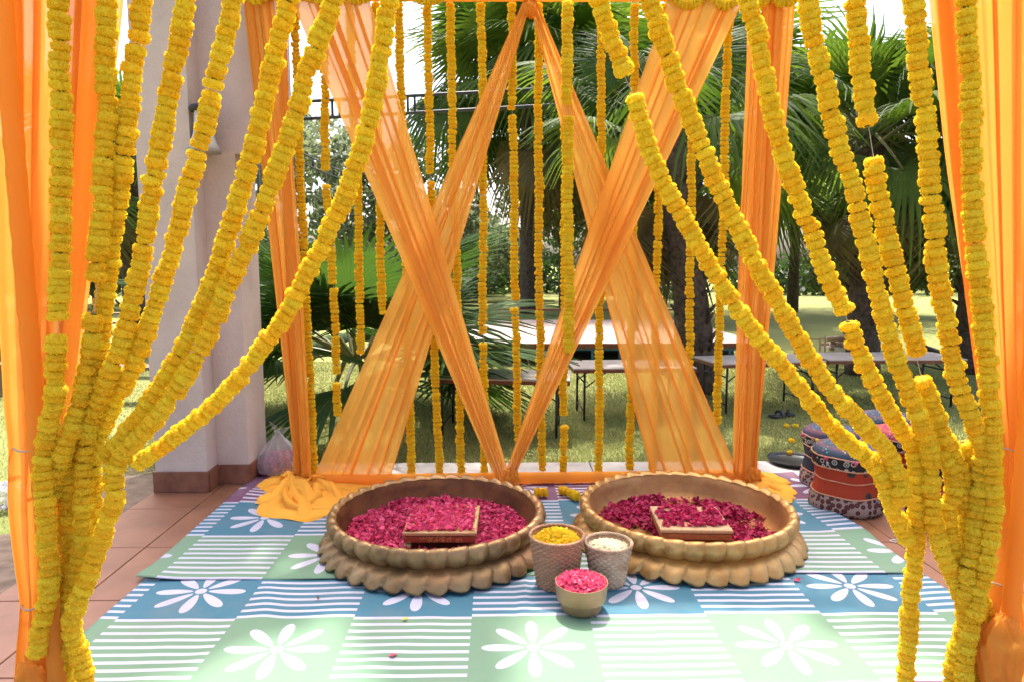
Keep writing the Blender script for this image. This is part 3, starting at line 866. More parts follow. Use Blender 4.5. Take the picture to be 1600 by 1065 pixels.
RG = [
 (2.200, [[(938, 0), (955, 60), (977, 122)], [(989, 146), (1008, 220), (1035, 285), (1075, 355), (1115, 420), (1150, 478), (1200, 545), (1258, 618), (1308, 678), (1358, 715), (1385, 755), (1400, 800), (1414, 842)]], 'marigold garland from the beam centre with a gap near its top, ending above the stools'),
 (2.160, [[(1015, 0), (1042, 90), (1080, 185), (1128, 300), (1165, 380), (1200, 450), (1250, 535), (1305, 615), (1355, 668), (1388, 705), (1403, 745), (1410, 785)]], 'unbroken marigold garland sweeping over the crossed strip towards the stools'),
 (2.230, [[(1165, 0), (1183, 60), (1205, 165), (1235, 270), (1268, 365), (1293, 435), (1318, 485)], [(1325, 503), (1350, 570), (1382, 625), (1408, 668), (1428, 700), (1434, 740), (1432, 800), (1425, 900), (1420, 1000), (1417, 1090)]], 'marigold garland past the back post, broken above the tables, tail dropping straight'),
 (2.190, [[(1262, 0), (1280, 90), (1305, 195), (1335, 310), (1360, 415), (1388, 520), (1412, 590), (1435, 650), (1452, 700), (1452, 760), (1460, 820), (1478, 880), (1505, 930), (1512, 990), (1500, 1090)]], 'marigold garland running unbroken from the palms down behind the tie'),
 (2.215, [[(1338, 0), (1346, 100), (1358, 202)], [(1365, 245), (1380, 335), (1400, 430), (1422, 515), (1432, 556)], [(1440, 590), (1462, 640), (1480, 690), (1497, 730), (1508, 800), (1510, 850), (1508, 892)]], 'marigold garland broken twice, with bare string showing among the palm fronds'),
 (2.170, [[(1428, 0), (1437, 110), (1446, 210), (1456, 320), (1466, 420), (1480, 510), (1498, 600), (1520, 660), (1535, 710), (1531, 780), (1522, 850), (1512, 910), (1508, 970), (1492, 1030), (1486, 1090)]], 'marigold garland second from the stool-side curtain'),
 (2.145, [[(1510, 0), (1515, 150), (1520, 300), (1532, 450), (1542, 560), (1549, 680), (1553, 780), (1546, 860), (1532, 920), (1518, 970), (1508, 1020), (1500, 1090)]], 'marigold garland hanging along the stool-side curtain down to its knot'),
]
for k, (Y, segs, lab) in enumerate(LG + RG):
    garland('marigold_garland', front(segs, Y), lab, GF, FL, .0288, .95, 300 + k)
def flat(seg, Y): return [at(x, y, Y) for x, y in seg]
garland('marigold_garland', [flat([(1468, 702), (1490, 745), (1480, 800), (1486, 850), (1506, 900), (1530, 945), (1526, 1000), (1512, 1090)], 2.205)],
        'marigold tail hanging below the stool-side tie, bent at the middle', None, FL, .0288, .95, 402)
garland('marigold_garland', [flat([(1500, 690), (1522, 740), (1528, 820), (1518, 880), (1534, 930), (1540, 985), (1528, 1030), (1520, 1090)], 2.225)],
        'marigold tail closest to the bulging orange knot', None, FL, .0288, .95, 403)

BG_ = [
 [[(461, 12), (468, 240), (475, 390), (483, 567), (493, 768)]],
 [[(505, 10), (509, 268)], [(511, 288), (519, 440)], [(522, 450), (525, 586)], [(526, 597), (528, 650)]],
 [[(546, 10), (551, 150), (558, 277), (561, 400), (563, 553)]],
 [[(586, 10), (594, 350), (597, 490)]],
 [[(622, 10), (628, 176), (634, 420), (640, 640), (643, 742)]],
 [[(668, 8), (672, 270)], [(673, 283), (678, 500), (682, 640), (687, 740)]],
 [[(704, 8), (707, 240), (714, 440), (718, 640), (721, 738)]],
 [[(752, 8), (755, 240), (755, 523)], [(756, 535), (757, 738)]],
 [[(800, 8), (800, 172)], [(801, 180), (804, 362), (804, 470)], [(805, 480), (810, 690)]],
 [[(841, 10), (842, 400), (845, 620), (847, 736)]],
 [[(884, 10), (882, 400), (880, 648)], [(881, 664), (880, 738)]],
 [[(940, 8), (939, 230), (937, 490), (936, 738)]],
 [[(992, 8), (991, 130), (988, 400), (984, 735)]],
 [[(1036, 8), (1028, 350), (1023, 560), (1019, 738)]],
 [[(1088, 8), (1081, 230), (1077, 540), (1072, 735)]],
 [[(1140, 8), (1136, 90), (1130, 340), (1124, 500), (1121, 660)]],
]
ordw = ['first', 'second', 'third', 'fourth', 'fifth', 'sixth', 'seventh', 'eighth', 'ninth', 'tenth', 'eleventh', 'twelfth', 'thirteenth', 'fourteenth', 'fifteenth', 'sixteenth']
extra = ['falling onto the spilled cloth', 'broken into four lengths', 'ending behind the crossed strip', 'short and half hidden by the crossed strip', 'reaching the floor by the basin',
         'with a small gap high up', 'beside the truss and palm fan', 'with a gap low down', 'broken twice before the stage', 'hanging straight in front of the stage',
         'behind the thick short string', 'standing clear between the crossing strips', 'passing behind the sheer strip', 'beside the palm trunk', 'in front of the palm trunk leaves', 'ending high beside the back post']
for k, segs in enumerate(BG_):
    s3 = [[at(x, y, 4.535) for x, y in s] for s in segs]
    s3[0][0].z = FZ - .02
    garland('marigold_garland', s3, '%s back marigold string from the column, %s' % (ordw[k], extra[k]), 'marigold strings along the back', FD, .0315, .88, 500 + k)
garland('marigold_garland', [[at(886, 2, 4.33), at(887, 165, 4.33)], [at(887, 182, 4.33), at(888, 400, 4.33), at(889, 553, 4.33)]],
        'thick short marigold string hanging in front of the crossed strip', None, FL, .027, 1.08, 560)
# swags wound along the back top beam
def swag(x0, x1, n, seed, label, sag=.055):
    pts = []
    a, c = at(x0, 3, 4.42), at(x1, 3, 4.42)
    for k in range(n * 6 + 1):
        u = k / (n * 6)
        ph = (u * n) % 1.0
        pts.append((a.x + (c.x - a.x) * u, 4.395, FZ - .012 - sag * math.sin(PI * ph)))
    garland('marigold_garland', [pts], label, 'marigold swags on the top beam', FL, .027, .95, seed)
swag(380, 470, 2, 570, 'marigold swag on the top beam above the column-side drape', .05)
swag(470, 700, 4, 571, 'marigold swag of four loops on the top beam by the crossed strip', .05)
swag(1040, 1160, 2, 572, 'marigold swag with two full loops on the top beam by the palms', .065)
swag(1160, 1245, 2, 573, 'marigold swag on the top beam above the palm-side post drape', .05)
garland('marigold_garland', [[gr(872, 765, .05), gr(884, 766, .05), gr(902, 775, .05)]], 'loose marigold string end lying on the purple cells', None, FD, .03, .9, 574)
garland('marigold_garland', [[gr(835, 768, .05), gr(846, 769, .05), gr(856, 768, .05)]], 'short marigold bit under the bottom rail beside the knot', None, FD, .03, .9, 575)

# ================================================================== BASINS
def basin(name, c, matO, matI, label, seed, n=34, rz=0.0, tw=1.0):
    root = empty(name, (c[0], c[1], .018), rz, label, 'basin', 'gold petal-edged basins')
    rs = random.Random(seed)
    jit = [rs.uniform(-.12, .12) for _ in range(n * 2)]
    def lobe(th, t, k=n):
        p = (th * k / (2 * PI) + tw * t) % k
        i = int(p); fr = p - i
        fr = min(1, max(0, fr + jit[i % len(jit)] * .3 * math.sin(PI * fr)))
        return (math.sin(PI * (.025 + .92 * fr)) ** .5) * (.52 + .56 * fr), i, fr
    NT_ = n * 12
    # lower skirt
    def low(r, z, th, i):
        t = i / 11
        b, q, fr = lobe(th, t * .35)
        rr = r + (.042 * b * (.35 + .65 * t) - .020)
        zz = z - (.026 * b * t ** 3) + .018 * t ** 3 + .006 * (fr - .5) * t
        return rr, max(zz, .002 if t > .9 else zz)
    prof = []
    for i in range(12):
        t = i / 11
        prof.append((.528 + .082 * t ** .8 + .014 * math.sin(PI * t), .088 - .080 * t ** 1.3))
    pl = MB().lathe(prof + [(.57, .004)], NT_, fn=lambda r, z, th, i: low(r, z, th, i) if i < 12 else (r, z))
    pl.build('lower_petal_skirt', matO, root)
    # upper petal band
    def upf(r, z, th, i):
        t = min(1, i / 11)
        b, q, fr = lobe(th, -t * .12 + .4)
        k = math.sin(PI * min(1, t * .9 + .1)) ** .6
        lip = 1.0 if i <= 11 else (.6 if i == 12 else .25)
        rr = r + .036 * b * (.50 + .50 * k) * lip - .018 * lip
        zz = z + (.020 * b * t ** 4 - .004 * t + .005 * (fr - .5) * t * b) * lip
        return rr, zz
    prof = []
    for i in range(12):
        t = i / 11
        prof.append((.518 + .056 * math.sin(PI * t * .60) - .008 * t ** 3, .074 + .104 * t))
    prof += [(.541, .180), (.526, .172)]
    MB().lathe(prof, NT_, fn=upf).build('upper_petal_band', matO, root)
    ins = [(.528, .1725), (.519, .160), (.508, .13), (.494, .08), (.465, .042), (.40, .030), (.2, .028), (.02, .028)]
    MB().lathe(ins, 96, fn=lambda r, z, th, i: (r + .004 * math.sin(th * 5 + i), z)).build('bowl_inside', matI, root)
    return root
B1 = (-.335, 3.53); B2 = (1.012, 3.585)
basin('petal_basin', B1, M['gold_aged'], M['gold_inside_aged'], 'aged gold petal-edged basin full of rose petals, with copper inside', 11, 36, .05, 1.0)
basin('petal_basin', B2, M['gold_new'], M['gold_inside_new'], 'brighter gold petal-edged basin with sparser petals, nearer the embroidered stools', 12, 36, .3, 1.0)

# low stools
def chowki(name, c, rz, w, d, h, mats, label):
    root = empty(name, (c[0], c[1], c[2]), rz, label, 'stool', 'low square stools in the basins')
    top, trim, leg = mats
    MB().box((0, 0, h - .010), (w, d, .020), bev=.004).build('top', top, root, False)
    for s in (-1, 1):
        MB().box((0, s * (d / 2 - .012), h - .039), (w - .012, .018, .030), bev=.002).build('apron', trim, root, False)
        MB().box((s * (w / 2 - .012), 0, h - .039), (.018, d - .05, .030), bev=.002).build('apron', trim, root, False)
    for sx in (-1, 1):
        for sy in (-1, 1):
            MB().box((sx * (w / 2 - .022), sy * (d / 2 - .024), (h - .066) / 2), (.036, .036, h - .068), bev=.003).build('leg', trim if sx > 0 else leg, root, False)
    return root
chowki('square_stool', (-.300, 3.465, .052), R(-1), .37, .385, .116, (M['chowki_gold'], M['chowki_trim'], M['chowki_gold']), 'low square stool with red and gold patterned edge inside the aged basin')
chowki('square_stool', (1.005, 3.475, .052), R(-3), .365, .34, .106, (M['chowki_jute'], M['chowki_wood'], M['chowki_wood']), 'low orange-brown wooden stool with corded edge inside the brighter basin')

# petals: loose curled leaves of colour
def petals(name, pts, size, mat, label, seed, cup=.35, tilt=.5):
    rng = np.random.default_rng(seed)
    n = len(pts); pts = np.asarray(pts, float)
    L = size * rng.uniform(.5, 1.45, n); W = L * rng.uniform(.55, .95, n)
    a = rng.uniform(0, 2 * PI, n); tl = rng.normal(0, tilt, n); tl2 = rng.normal(0, tilt, n)
    base = np.array([[-.5, -.28, 0], [-.5, .28, 0], [0, -.52, 0], [0, .52, 0], [.5, -.30, 0], [.5, .30, 0], [0, 0, -1.0], [-.52, 0, -.25], [.55, 0, -.3]])
    V = np.repeat(base[None], n, 0).astype(float)
    V[:, :, 0] *= L[:, None]; V[:, :, 1] *= W[:, None]; V[:, :, 2] *= (L * cup * rng.uniform(.2, 1, n))[:, None]
    def rot(V, ax, an):
        c, s = np.cos(an)[:, None], np.sin(an)[:, None]
        i, j = [(1, 2), (2, 0), (0, 1)][ax]
        x, y = V[:, :, i].copy(), V[:, :, j].copy()
        V[:, :, i] = c * x - s * y; V[:, :, j] = s * x + c * y
    rot(V, 0, tl); rot(V, 1, tl2); rot(V, 2, a)
    V += pts[:, None, :]
    f = np.array([[0, 2, 6, 7], [7, 6, 3, 1], [2, 4, 8, 6], [6, 8, 5, 3]])
    F = (f[None] + (np.arange(n) * 9)[:, None, None]).reshape(-1, 4)
    o = link_mesh(name, np_mesh(name, V.reshape(-1, 3), F, mat, True))
    if label: tag(o, label, 'petals')
    o['kind'] = 'stuff'
    return o
def disc_pts(n, c, r, zf, rng, hole=None):
    out = []
    while len(out) < n:
        x, y = rng.uniform(-r, r), rng.uniform(-r, r)
        if x * x + y * y > r * r: continue
        if hole and hole(x, y, rng): continue
        out.append((c[0] + x, c[1] + y, zf(x, y, rng)))
    return out
rng = np.random.default_rng(5)
def zf1(x, y, g): return .056 + g.uniform(0, .026) + .018 * min(1, (x * x + y * y) / .2) + .02 * max(0, mnoise.noise(Vector((x * 6, y * 6, 1))))
pp = disc_pts(5800, B1, .478, zf1, rng)
def keep_out(p, c, w, d): return abs(p[0] - c[0]) < w / 2 and abs(p[1] - c[1]) < d / 2
pp = [p for p in pp if not keep_out(p, (-.300, 3.465), .34, .37)]
pp += [(-.300 + rng.uniform(-.15, .15), 3.465 - .2 + rng.uniform(-.03, .03), .055 + rng.uniform(0, .008)) for _ in range(120)]
petals('rose_petals', pp, .023, M['rose'], 'deep pink rose petals covering the floor of the aged basin', 21)
pp = [(-.300 + rng.uniform(-.175, .165), 3.465 + rng.uniform(-.175, .18), .173 + abs(rng.normal(0, .006))) for _ in range(900)]
petals('rose_petals', pp, .022, M['rose'], 'rose petals strewn on the patterned stool in the aged basin', 22)
def hole2(x, y, g):
    n = mnoise.noise(Vector((x * 4.5, y * 4.5, 7.7))) + .3 * mnoise.noise(Vector((x * 14, y * 14, 2)))
    bare = (abs(x + .25) < .06 and y < .02) or (x * x + y * y > .43 ** 2 and n < -.05)
    return bare and g.random() < .93 or (n < -.22 and g.random() < .8)
pp = disc_pts(3900, B2, .475, lambda x, y, g: .056 + g.uniform(0, .03), rng, hole2)
pp = [p for p in pp if not keep_out(p, (1.005, 3.475), .34, .32)]
petals('rose_petals', pp, .025, M['rose_dark'], 'clumps of dark rose petals lying in the brighter basin', 23)
pp = [(1.005 + rng.uniform(-.165, .165), 3.475 + rng.uniform(-.13, .16), .163 + abs(rng.normal(0, .008))) for _ in range(1100)]
pp = [p for p in pp if mnoise.noise(Vector((p[0] * 16, p[1] * 16, 4))) > -.2]
petals('rose_petals', pp, .022, M['rose_dark'], 'rose petals scattered on the corded stool in the brighter basin', 24)

# ================================================================== BASKETS AND BOWL
def wicker_basket(name, c, rt, rb, h, rows, stakes, mat, label):
    root = empty(name, (c[0], c[1], .014), 0, label, 'basket', 'tapered wicker baskets')
    b = MB(); n = stakes * 6
    dh = h / rows
    for r_ in range(rows):
        z0 = dh * (r_ + .5); t = z0 / h; rad = rb + (rt - rb) * t ** .9
        ring = []
        for i in range(n):
            th = 2 * PI * i / n
            off = .0032 * math.cos(stakes / 2 * th * 1.0 + (PI if r_ % 2 else 0))
            for k in range(5):
                a = PI * (k / 4 - .5)
                rr = rad + off + .0026 * math.cos(a)
                ring.append((rr * math.cos(th), rr * math.sin(th), z0 + dh * .54 * math.sin(a)))
        b0 = len(b.v); b.v.extend(ring)
        for i in range(n):
            for k in range(4):
                j = (i + 1) % n
                b.f.append((b0 + i * 5 + k, b0 + j * 5 + k, b0 + j * 5 + k + 1, b0 + i * 5 + k + 1)); b.m.append(0)
    b.build('woven_wall', mat, root)
    s = MB()
    for i in range(stakes):
        th = 2 * PI * (i + .5) / stakes
        s.tube([((rb + (rt - rb) * t) * math.cos(th) * .995, (rb + (rt - rb) * t) * math.sin(th) * .995, h * t) for t in (0, .5, 1)], .0026, 5)
    s.build('stakes', mat, root)
    MB().lathe([(rb - .004, .004), (rt - .006, h * .98)], 48).build('lining', M['wicker'], root)
    rm = MB()
    for ph in (0, PI):
        rm.tube([((rt + .004 * math.cos(stakes * .8 * th + ph)) * math.cos(th), (rt + .004 * math.cos(stakes * .8 * th + ph)) * math.sin(th), h + .003 + .0045 * math.sin(stakes * .8 * th + ph))
                 for th in [2 * PI * i / 160 for i in range(161)]], .0048, 6)
    rm.build('braided_rim', mat, root)
    MB().lathe([(.001, .006), (rb, .006), (rb, 0), (.001, 0)], 40).build('base', mat, root)
    return root
K1 = (.262, 3.035); K2 = (.503, 3.045)
wicker_basket('wicker_basket', K1, .124, .090, .232, 21, 44, M['wicker'], 'taller tan wicker basket heaped with yellow petals')
wicker_basket('wicker_basket', K2, .108, .074, .190, 15, 36, M['wicker2'], 'shorter pale wicker basket holding white petals')
def heap(c, r, z0, h, n, g):
    out = []
    while len(out) < n:
        x, y = g.uniform(-r, r), g.uniform(-r, r); q = (x * x + y * y) / (r * r)
        if q > 1: continue
        out.append((c[0] + x, c[1] + y, z0 + h * (1 - q) + g.normal(0, .003) + .006 * mnoise.noise(Vector((x * 40, y * 40, 1)))))
    return out
def heap_core(c, r, z0, h, mat, parent, seed):
    prof = [(r * math.sqrt(max(0, 1 - k / 8)) + .0001, z0 + h * k / 8 - .004) for k in range(9)]
    return MB().lathe(prof, 32, c=(c[0], c[1], 0)).build('petal_core', mat, parent)
o = petals('marigold_petals', heap(K1, .114, .215, .055, 1500, rng), .0135, M['marigold_loose'], 'heap of loose yellow marigold petals in the taller basket', 31, tilt=.9)
heap_core(K1, .114, .215, .05, M['marigold_loose'], o, 1)
o = petals('white_petals', heap(K2, .099, .178, .022, 1200, rng), .0135, M['white_petal'], 'creamy white flower petals filling the shorter basket', 32, tilt=.9)
heap_core(K2, .099, .178, .018, M['white_petal'], o, 2)
KB = (.350, 2.805)
bowl = empty('brass_bowl', (KB[0], KB[1], .013), 0, 'stepped brass bowl heaped with pink rose petals in front of the baskets', 'bowl')
MB().lathe([(.001, 0), (.080, 0), (.088, .005), (.0905, .042), (.092, .044)], 64).build('lower_band', M['brass'], bowl)
MB().lathe([(.092, .044), (.105, .047), (.108, .052), (.1125, .120), (.1135, .124), (.1115, .124), (.1085, .09), (.001, .088)], 64).build('upper_band', M['brass'], bowl)
o = petals('rose_petals', heap(KB, .105, .126, .036, 650, rng), .022, M['rose_pink'], 'bright pink rose petals heaped in the brass bowl', 33, tilt=.8)
heap_core(KB, .105, .126, .030, M['rose_pink'], o, 3)
# loose bits on the mat
def bit(name, px, mat, size, label, cat, seed):
    p = gr(*px); o = petals(name, [(0, 0, .006)], size, mat, None, seed, .5, .2)
    o.location = (p.x, p.y, .014); del o['kind']
    return tag(o, label, cat)
bit('rose_petal', (614, 1029), M['rose_pink'], .03, 'single pink petal on a white stripe of the near mat', 'petal', 1)
bit('dry_leaf', (497, 939), M['dryleaf'], .028, 'small dark dry leaf on the striped blue cell', 'leaf', 2)
bit('dry_leaf', (594, 931), M['dryleaf'], .02, 'tiny brown leaf at the foot of the aged basin', 'leaf', 3)
bit('rose_petal', (1245, 911), M['rose_dark'], .022, 'small purple petal beside the brighter basin', 'petal', 4)
bit('yellow_petal', (633, 972), M['marigold_loose'], .018, 'tiny yellow petal on the blue and green seam', 'petal', 5)
bit('dry_leaf', (930, 970), M['dryleaf'], .014, 'speck of dry leaf beside the brass bowl foot', 'leaf', 6)
# rubber loop
p = gr(1404, 846)
o = MB().tube([(.045 * math.cos(a), .016 * math.sin(a) * (1.0 if math.cos(a) < 0 else .5), .004) for a in [2 * PI * k / 28 for k in range(29)]], .0025, 6).build('cord_loop', M['whitebasket'], None)
o.location = (p.x, p.y, .002); tag(o, 'small white cord loop on the terracotta tiles by the stools', 'cord')

# ================================================================== POUFS, TRAY, BAG
def pouf(c, r, h, top, body, label, seed, rz=0.0):
    root = empty('embroidered_pouf', (c[0], c[1], .004), rz, label, 'pouf', 'embroidered round poufs')
    k = 48
    def w(a): return lambda rr, z, th, i: (rr * (1 + a * math.sin(th * 9 + seed) * .5 + a * math.sin(th * 17 + i)), z)
    MB().lathe([(.001, h), (r * .5, h), (r * .84, h - .008), (r * .97, h - .03), (r * .99, h - .055)], k, fn=w(.004)).build('top_cushion', top, root); tcu = root.children[-1]
    MB().lathe([(r * .995, h - .052), (r * 1.0, h - .075), (r * .96, h - .125)], k, fn=w(.012)).build('printed_frill', M['pf_black'], root)
    MB().lathe([(r * .95, h - .115), (r * .90, h * .58), (r * .86, h * .50), (r * .90, h * .40), (r * .94, h * .27)], k, fn=w(.014)).build('body', body, root)
    MB().lathe([(r * .955, h * .285), (r * 1.02, h * .16), (r * 1.03, h * .06), (r * .97, .0), (.001, .0)], k, fn=w(.010)).build('base_band', M['pf_floral'], root)
    for z, rr in ((h - .053, r * 1.0), (h - .121, r * .965), (h * .50, r * .868), (h * .28, r * .96)):
        MB().tube([(rr * math.cos(a), rr * math.sin(a), z + .003 * math.sin(a * 5 + seed)) for a in [2 * PI * q / 40 for q in range(41)]], .0045, 6, cap=False).build('piping', M['pf_piping'], root)
    rs = random.Random(seed)
    for q in range(8):
        a = 2 * PI * q / 8 + .3 + seed
        cl_ = [M['rose_pink'], M['marigold_loose'], M['treeleaf2'], M['rose']][q % 4]
        lump('pompom', (r * 1.02 * math.cos(a), r * 1.02 * math.sin(a), h - .062), .014, .014, .013, q + seed, cl_, tcu, n=10, a=.3, fr=4, pleat=0)
    return root
pouf((2.125, 4.03), .205, .40, M['pf_top_blue'], M['pf_red'], 'blue-topped pouf with red printed body beside the mat edge', 1.0)
pouf((2.235, 4.46), .185, .40, M['pf_top_blue'], M['pf_blue'], 'pouf with navy body and red-rimmed top behind the red one, next to the black tray', 2.0, .7)
pouf((2.83, 4.86), .20, .40, M['pf_top_blue'], M['pf_blue'], 'blue-topped pouf furthest back by the lawn edge', 3.0, .3)
pouf((2.70, 4.42), .20, .40, M['pf_top_red'], M['pf_red'], 'red-topped pouf in the middle of the stool cluster', 4.0, .2)
pouf((2.62, 3.83), .205, .40, M['pf_top_blue'], M['pf_red'], 'pouf half hidden behind the marigold tails at the curtain', 5.0, 1.1)
tr = gr(1240, 722)
tray = empty('round_tray', (tr.x, tr.y, .003), 0, 'black round plastic tray lying on the grey paving', 'tray')
MB().lathe([(.001, .006), (.165, .006), (.172, .010)], 48).build('floor', M['rubber'], tray)
MB().lathe([(.172, .010), (.186, .030), (.190, .031), (.190, .027), (.174, .002), (.001, .001)], 48).build('rim', M['rubber'], tray)

# bag of petals
bp = gr(428, 748)
bag = empty('petal_bag', (bp.x, bp.y + .12, .0), 0, 'knotted clear plastic bag half full of dark rose petals beside the column', 'bag')
def bagf(r, z, th, i):
    k = 1 + .10 * math.sin(th * 5 + i * .6) * (z / .25 + .2) + .05 * math.sin(th * 11 + i)
    return r * k, z
MB().lathe([(.001, .002), (.10, .004), (.145, .04), (.150, .10), (.125, .16), (.085, .215), (.045, .26), (.018, .295), (.012, .31)], 48, fn=bagf).build('film', M['film'], bag)
ear = MB()
ear.grid([(.0 + .012 * u - .05 * v, .01 * math.sin(3 * v + u), .305 + .075 * v + .008 * u * math.sin(v * 4)) for v in np.linspace(0, 1, 7) for u in (-1.3, -.4, .4, 1.3)], 4, 7)
ear.grid([(.0 + .075 * v, .01 * math.sin(3 * v + u), .305 + .03 * v + .014 * u * math.sin(v * 2.6 + .3)) for v in np.linspace(0, 1, 7) for u in (-1.3, -.4, .4, 1.3)], 4, 7)
ear.build('tied_ears', M['film'], bag)
pts = []
while len(pts) < 1500:
    x, y, z = rng.uniform(-.13, .13), rng.uniform(-.13, .13), rng.uniform(.01, .16)
    if x * x + y * y < (.132 - max(0, z - .10) * .7) ** 2: pts.append((x, y, z))
o = petals('rose_petals', [(p[0] + bp.x, p[1] + bp.y + .12, p[2]) for p in pts], .022, M['rose_dark'], 'dark rose petals inside the knotted plastic bag', 41, tilt=1.2)
# crumpled plastic at the lawn side
cp = gr(2, 803, LZ)
lump('plastic_bundle', (cp.x - .05, cp.y + .1, LZ + .085), .20, .14, .11, 8.8, M['film'], fr=3.2, a=.5, label='crumpled clear plastic bundle on the soil behind the curtain', cat='plastic')

# ================================================================== GARDEN FURNITURE
def table(c, rz, L, W, H_, label):
    root = empty('folding_table', (c[0], c[1], LZ), rz, label, 'table', 'low folding tables on the lawn')
    MB().box((0, 0, H_ - .006), (L, W, .012)).build('top', M['tabletop'], root, False)
    for s in (-1, 1):
        MB().box((0, s * (W / 2 - .012), H_ - .030), (L, .024, .034)).build('edge_band', M['tableedge'], root, False)
        MB().box((s * (L / 2 - .012), 0, H_ - .030), (.024, W - .05, .034)).build('edge_band', M['tableedge'], root, False)
    for sx in (-1, 1):
        x = sx * (L / 2 - .12)
        for sy in (-1, 1):
            y = sy * (W / 2 - .05)
            lg = MB().tube([(x, y, 0), (x, y, H_ - .04)], .012, 8).build('leg', M['iron'], root)
            MB().tube([(x, y, H_ * .62), (x - sx * .22, y, H_ - .045)], .007, 6).build('brace', M['iron'], lg)
        MB().tube([(x, -W / 2 + .05, .10), (x, W / 2 - .05, .10)], .008, 6).build('crossbar', M['iron'], root)
        MB().tube([(x, -W / 2 + .05, H_ * .72), (x, W / 2 - .05, H_ * .72)], .008, 6).build('crossbar', M['iron'], root)
    return root
table((.02, 6.42), R(-7), 1.30, .62, .55, 'folding table on the lawn seen between the lower crossed strips')
table((1.35, 7.05), R(2), 1.25, .60, .55, 'folding table half hidden behind the sheer strip')
table((2.85, 7.42), R(10), 1.25, .62, .55, 'folding table between the palm trunk and the bamboo poles')
table((4.35, 7.62), R(1), 1.55, .62, .55, 'folding table nearest the stool-side curtain')
# stage
sA = at(690, 552, 10.6); 
SX0, SX1, SY0, SY1, SZ = -.75, 4.1, 10.6, 15.0, .24
stage = empty('low_stage', ((SX0 + SX1) / 2, (SY0 + SY1) / 2, LZ), 0, 'low wooden stage on blue legs behind the tables', 'stage')
def sb(name, x0, x1, y0, y1, z0, z1, m):
    return MB().box(((x0 + x1) / 2 - stage.location.x, (y0 + y1) / 2 - stage.location.y, (z0 + z1) / 2 - LZ), (x1 - x0, y1 - y0, z1 - z0)).build(name, m, stage, False)
npan = 4
for i in range(npan):
    for j in range(3):
        w = (SX1 - SX0) / npan; d = (SY1 - SY0) / 3
        sb('deck_board', SX0 + i * w + .004, SX0 + (i + 1) * w - .004, SY0 + j * d + .004, SY0 + (j + 1) * d - .004, SZ - .02, SZ + random.uniform(0, .004), M['stagetop'])
sb('front_fascia', SX0, SX1, SY0 - .02, SY0 + .003, SZ - .075, SZ - .002, M['tableedge'])
sb('frame_rail', SX0, SX1, SY0 + .03, SY0 + .06, SZ - .115, SZ - .08, M['blueframe'])
for k in range(12):
    x = SX0 + .03 + (SX1 - SX0 - .06) * k / 11
    sb('leg', x - .02, x + .02, SY0 + .03, SY0 + .065, LZ, SZ - .116, M['blueframe'])
sb('under_deck_sheet', SX0, SX1, SY0 + 1.2, SY0 + 1.22, LZ, SZ - .03, M['rubber'])  # plain black sheet standing under the deck
for k in range(10):
    x = SX0 + (SX1 - SX0) * k / 9
    sb('rail_post', x - .015, x + .015, SY1 - .05, SY1 - .02, SZ + .005, SZ + .20, M['tableedge'])
sb('rail', SX0, SX1, SY1 - .055, SY1 - .015, SZ + .201, SZ + .235, M['tableedge'])
# bamboo poles stand
bs = gr(1282, 622, LZ)
stand = empty('bamboo_stand', (bs.x, bs.y, LZ), 0, 'two thin bamboo poles standing behind the tables', 'stand')
for dx, h in ((-.03, .72), (.03, .73)):
    MB().tube([(dx, 0, 0), (dx + .003, .02, h)], .012, 8).build('pole', M['bamboo'], stand)
MB().tube([(-.35, .06, .70), (.06, .03, .70)], .008, 6).build('cross_pole', M['bamboo'], stand)
MB().tube([(-.30, .05, 0), (-.31, .06, .70)], .010, 6).build('pole', M['bamboo'], stand)
# firewood crate
fp = gr(1318, 556, LZ)
crate = empty('firewood_basket', (fp.x, fp.y, LZ), 0, 'white woven basket heaped with firewood behind the tables', 'basket')
MB().lathe([(.001, 0), (.30, 0), (.34, .17), (.345, .18), (.32, .17), (.28, .05), (.001, .05)], 28, fn=lambda r, z, th, i: (r * (1 + .02 * math.sin(th * 28)), z)).build('woven_side', M['whitebasket'], crate)
for k in range(11):
    a = random.uniform(-.7, .7); y = random.uniform(-.15, .15); z = .17 + .03 * (k % 4)
    l = random.uniform(.2, .34); cx = random.uniform(-.08, .08)
    MB().tube([(cx - l * math.cos(a), y - l * math.sin(a) * .4, z + random.uniform(-.02, .06)), (cx + l * math.cos(a), y + l * math.sin(a) * .4, z + random.uniform(0, .12))], random.uniform(.025, .045), 7).build('log', M['log'], crate)
tp_ = gr(1455, 556, LZ)
o = MB().tube([(-.18, 0, .17), (.15, .0, .06)], .045, 12).build('dark_pipe', M['iron']); o.location = (tp_.x, tp_.y, LZ); tag(o, 'thick dark pipe lying behind the far folding table', 'pipe')
# sandals
sp_ = gr(1214, 652, LZ)
for q, (dx, dy, a) in enumerate(((0, 0, .4), (.12, .08, -.5))):
    sh = empty('sandal', (sp_.x + dx, sp_.y + dy, LZ + .01), a, ['black sandal lying nearer the table leg on the grass', 'black sandal turned askew behind its partner on the grass'][q], 'sandal', 'black sandals on the grass')
    MB().lathe([(.001, 0), (.05, .0), (.052, .012), (.05, .022), (.001, .022)], 20, fn=lambda r, z, th, i: (r * (1 + .9 * abs(math.cos(th)) ** 1.2), z)).build('sole', M['rubber'], sh)
    MB().tube([(.02, -.045, .02), (.03, -.03, .055), (.03, .03, .055), (.02, .045, .02)], .012, 8).build('strap', M['rubber'], sh)

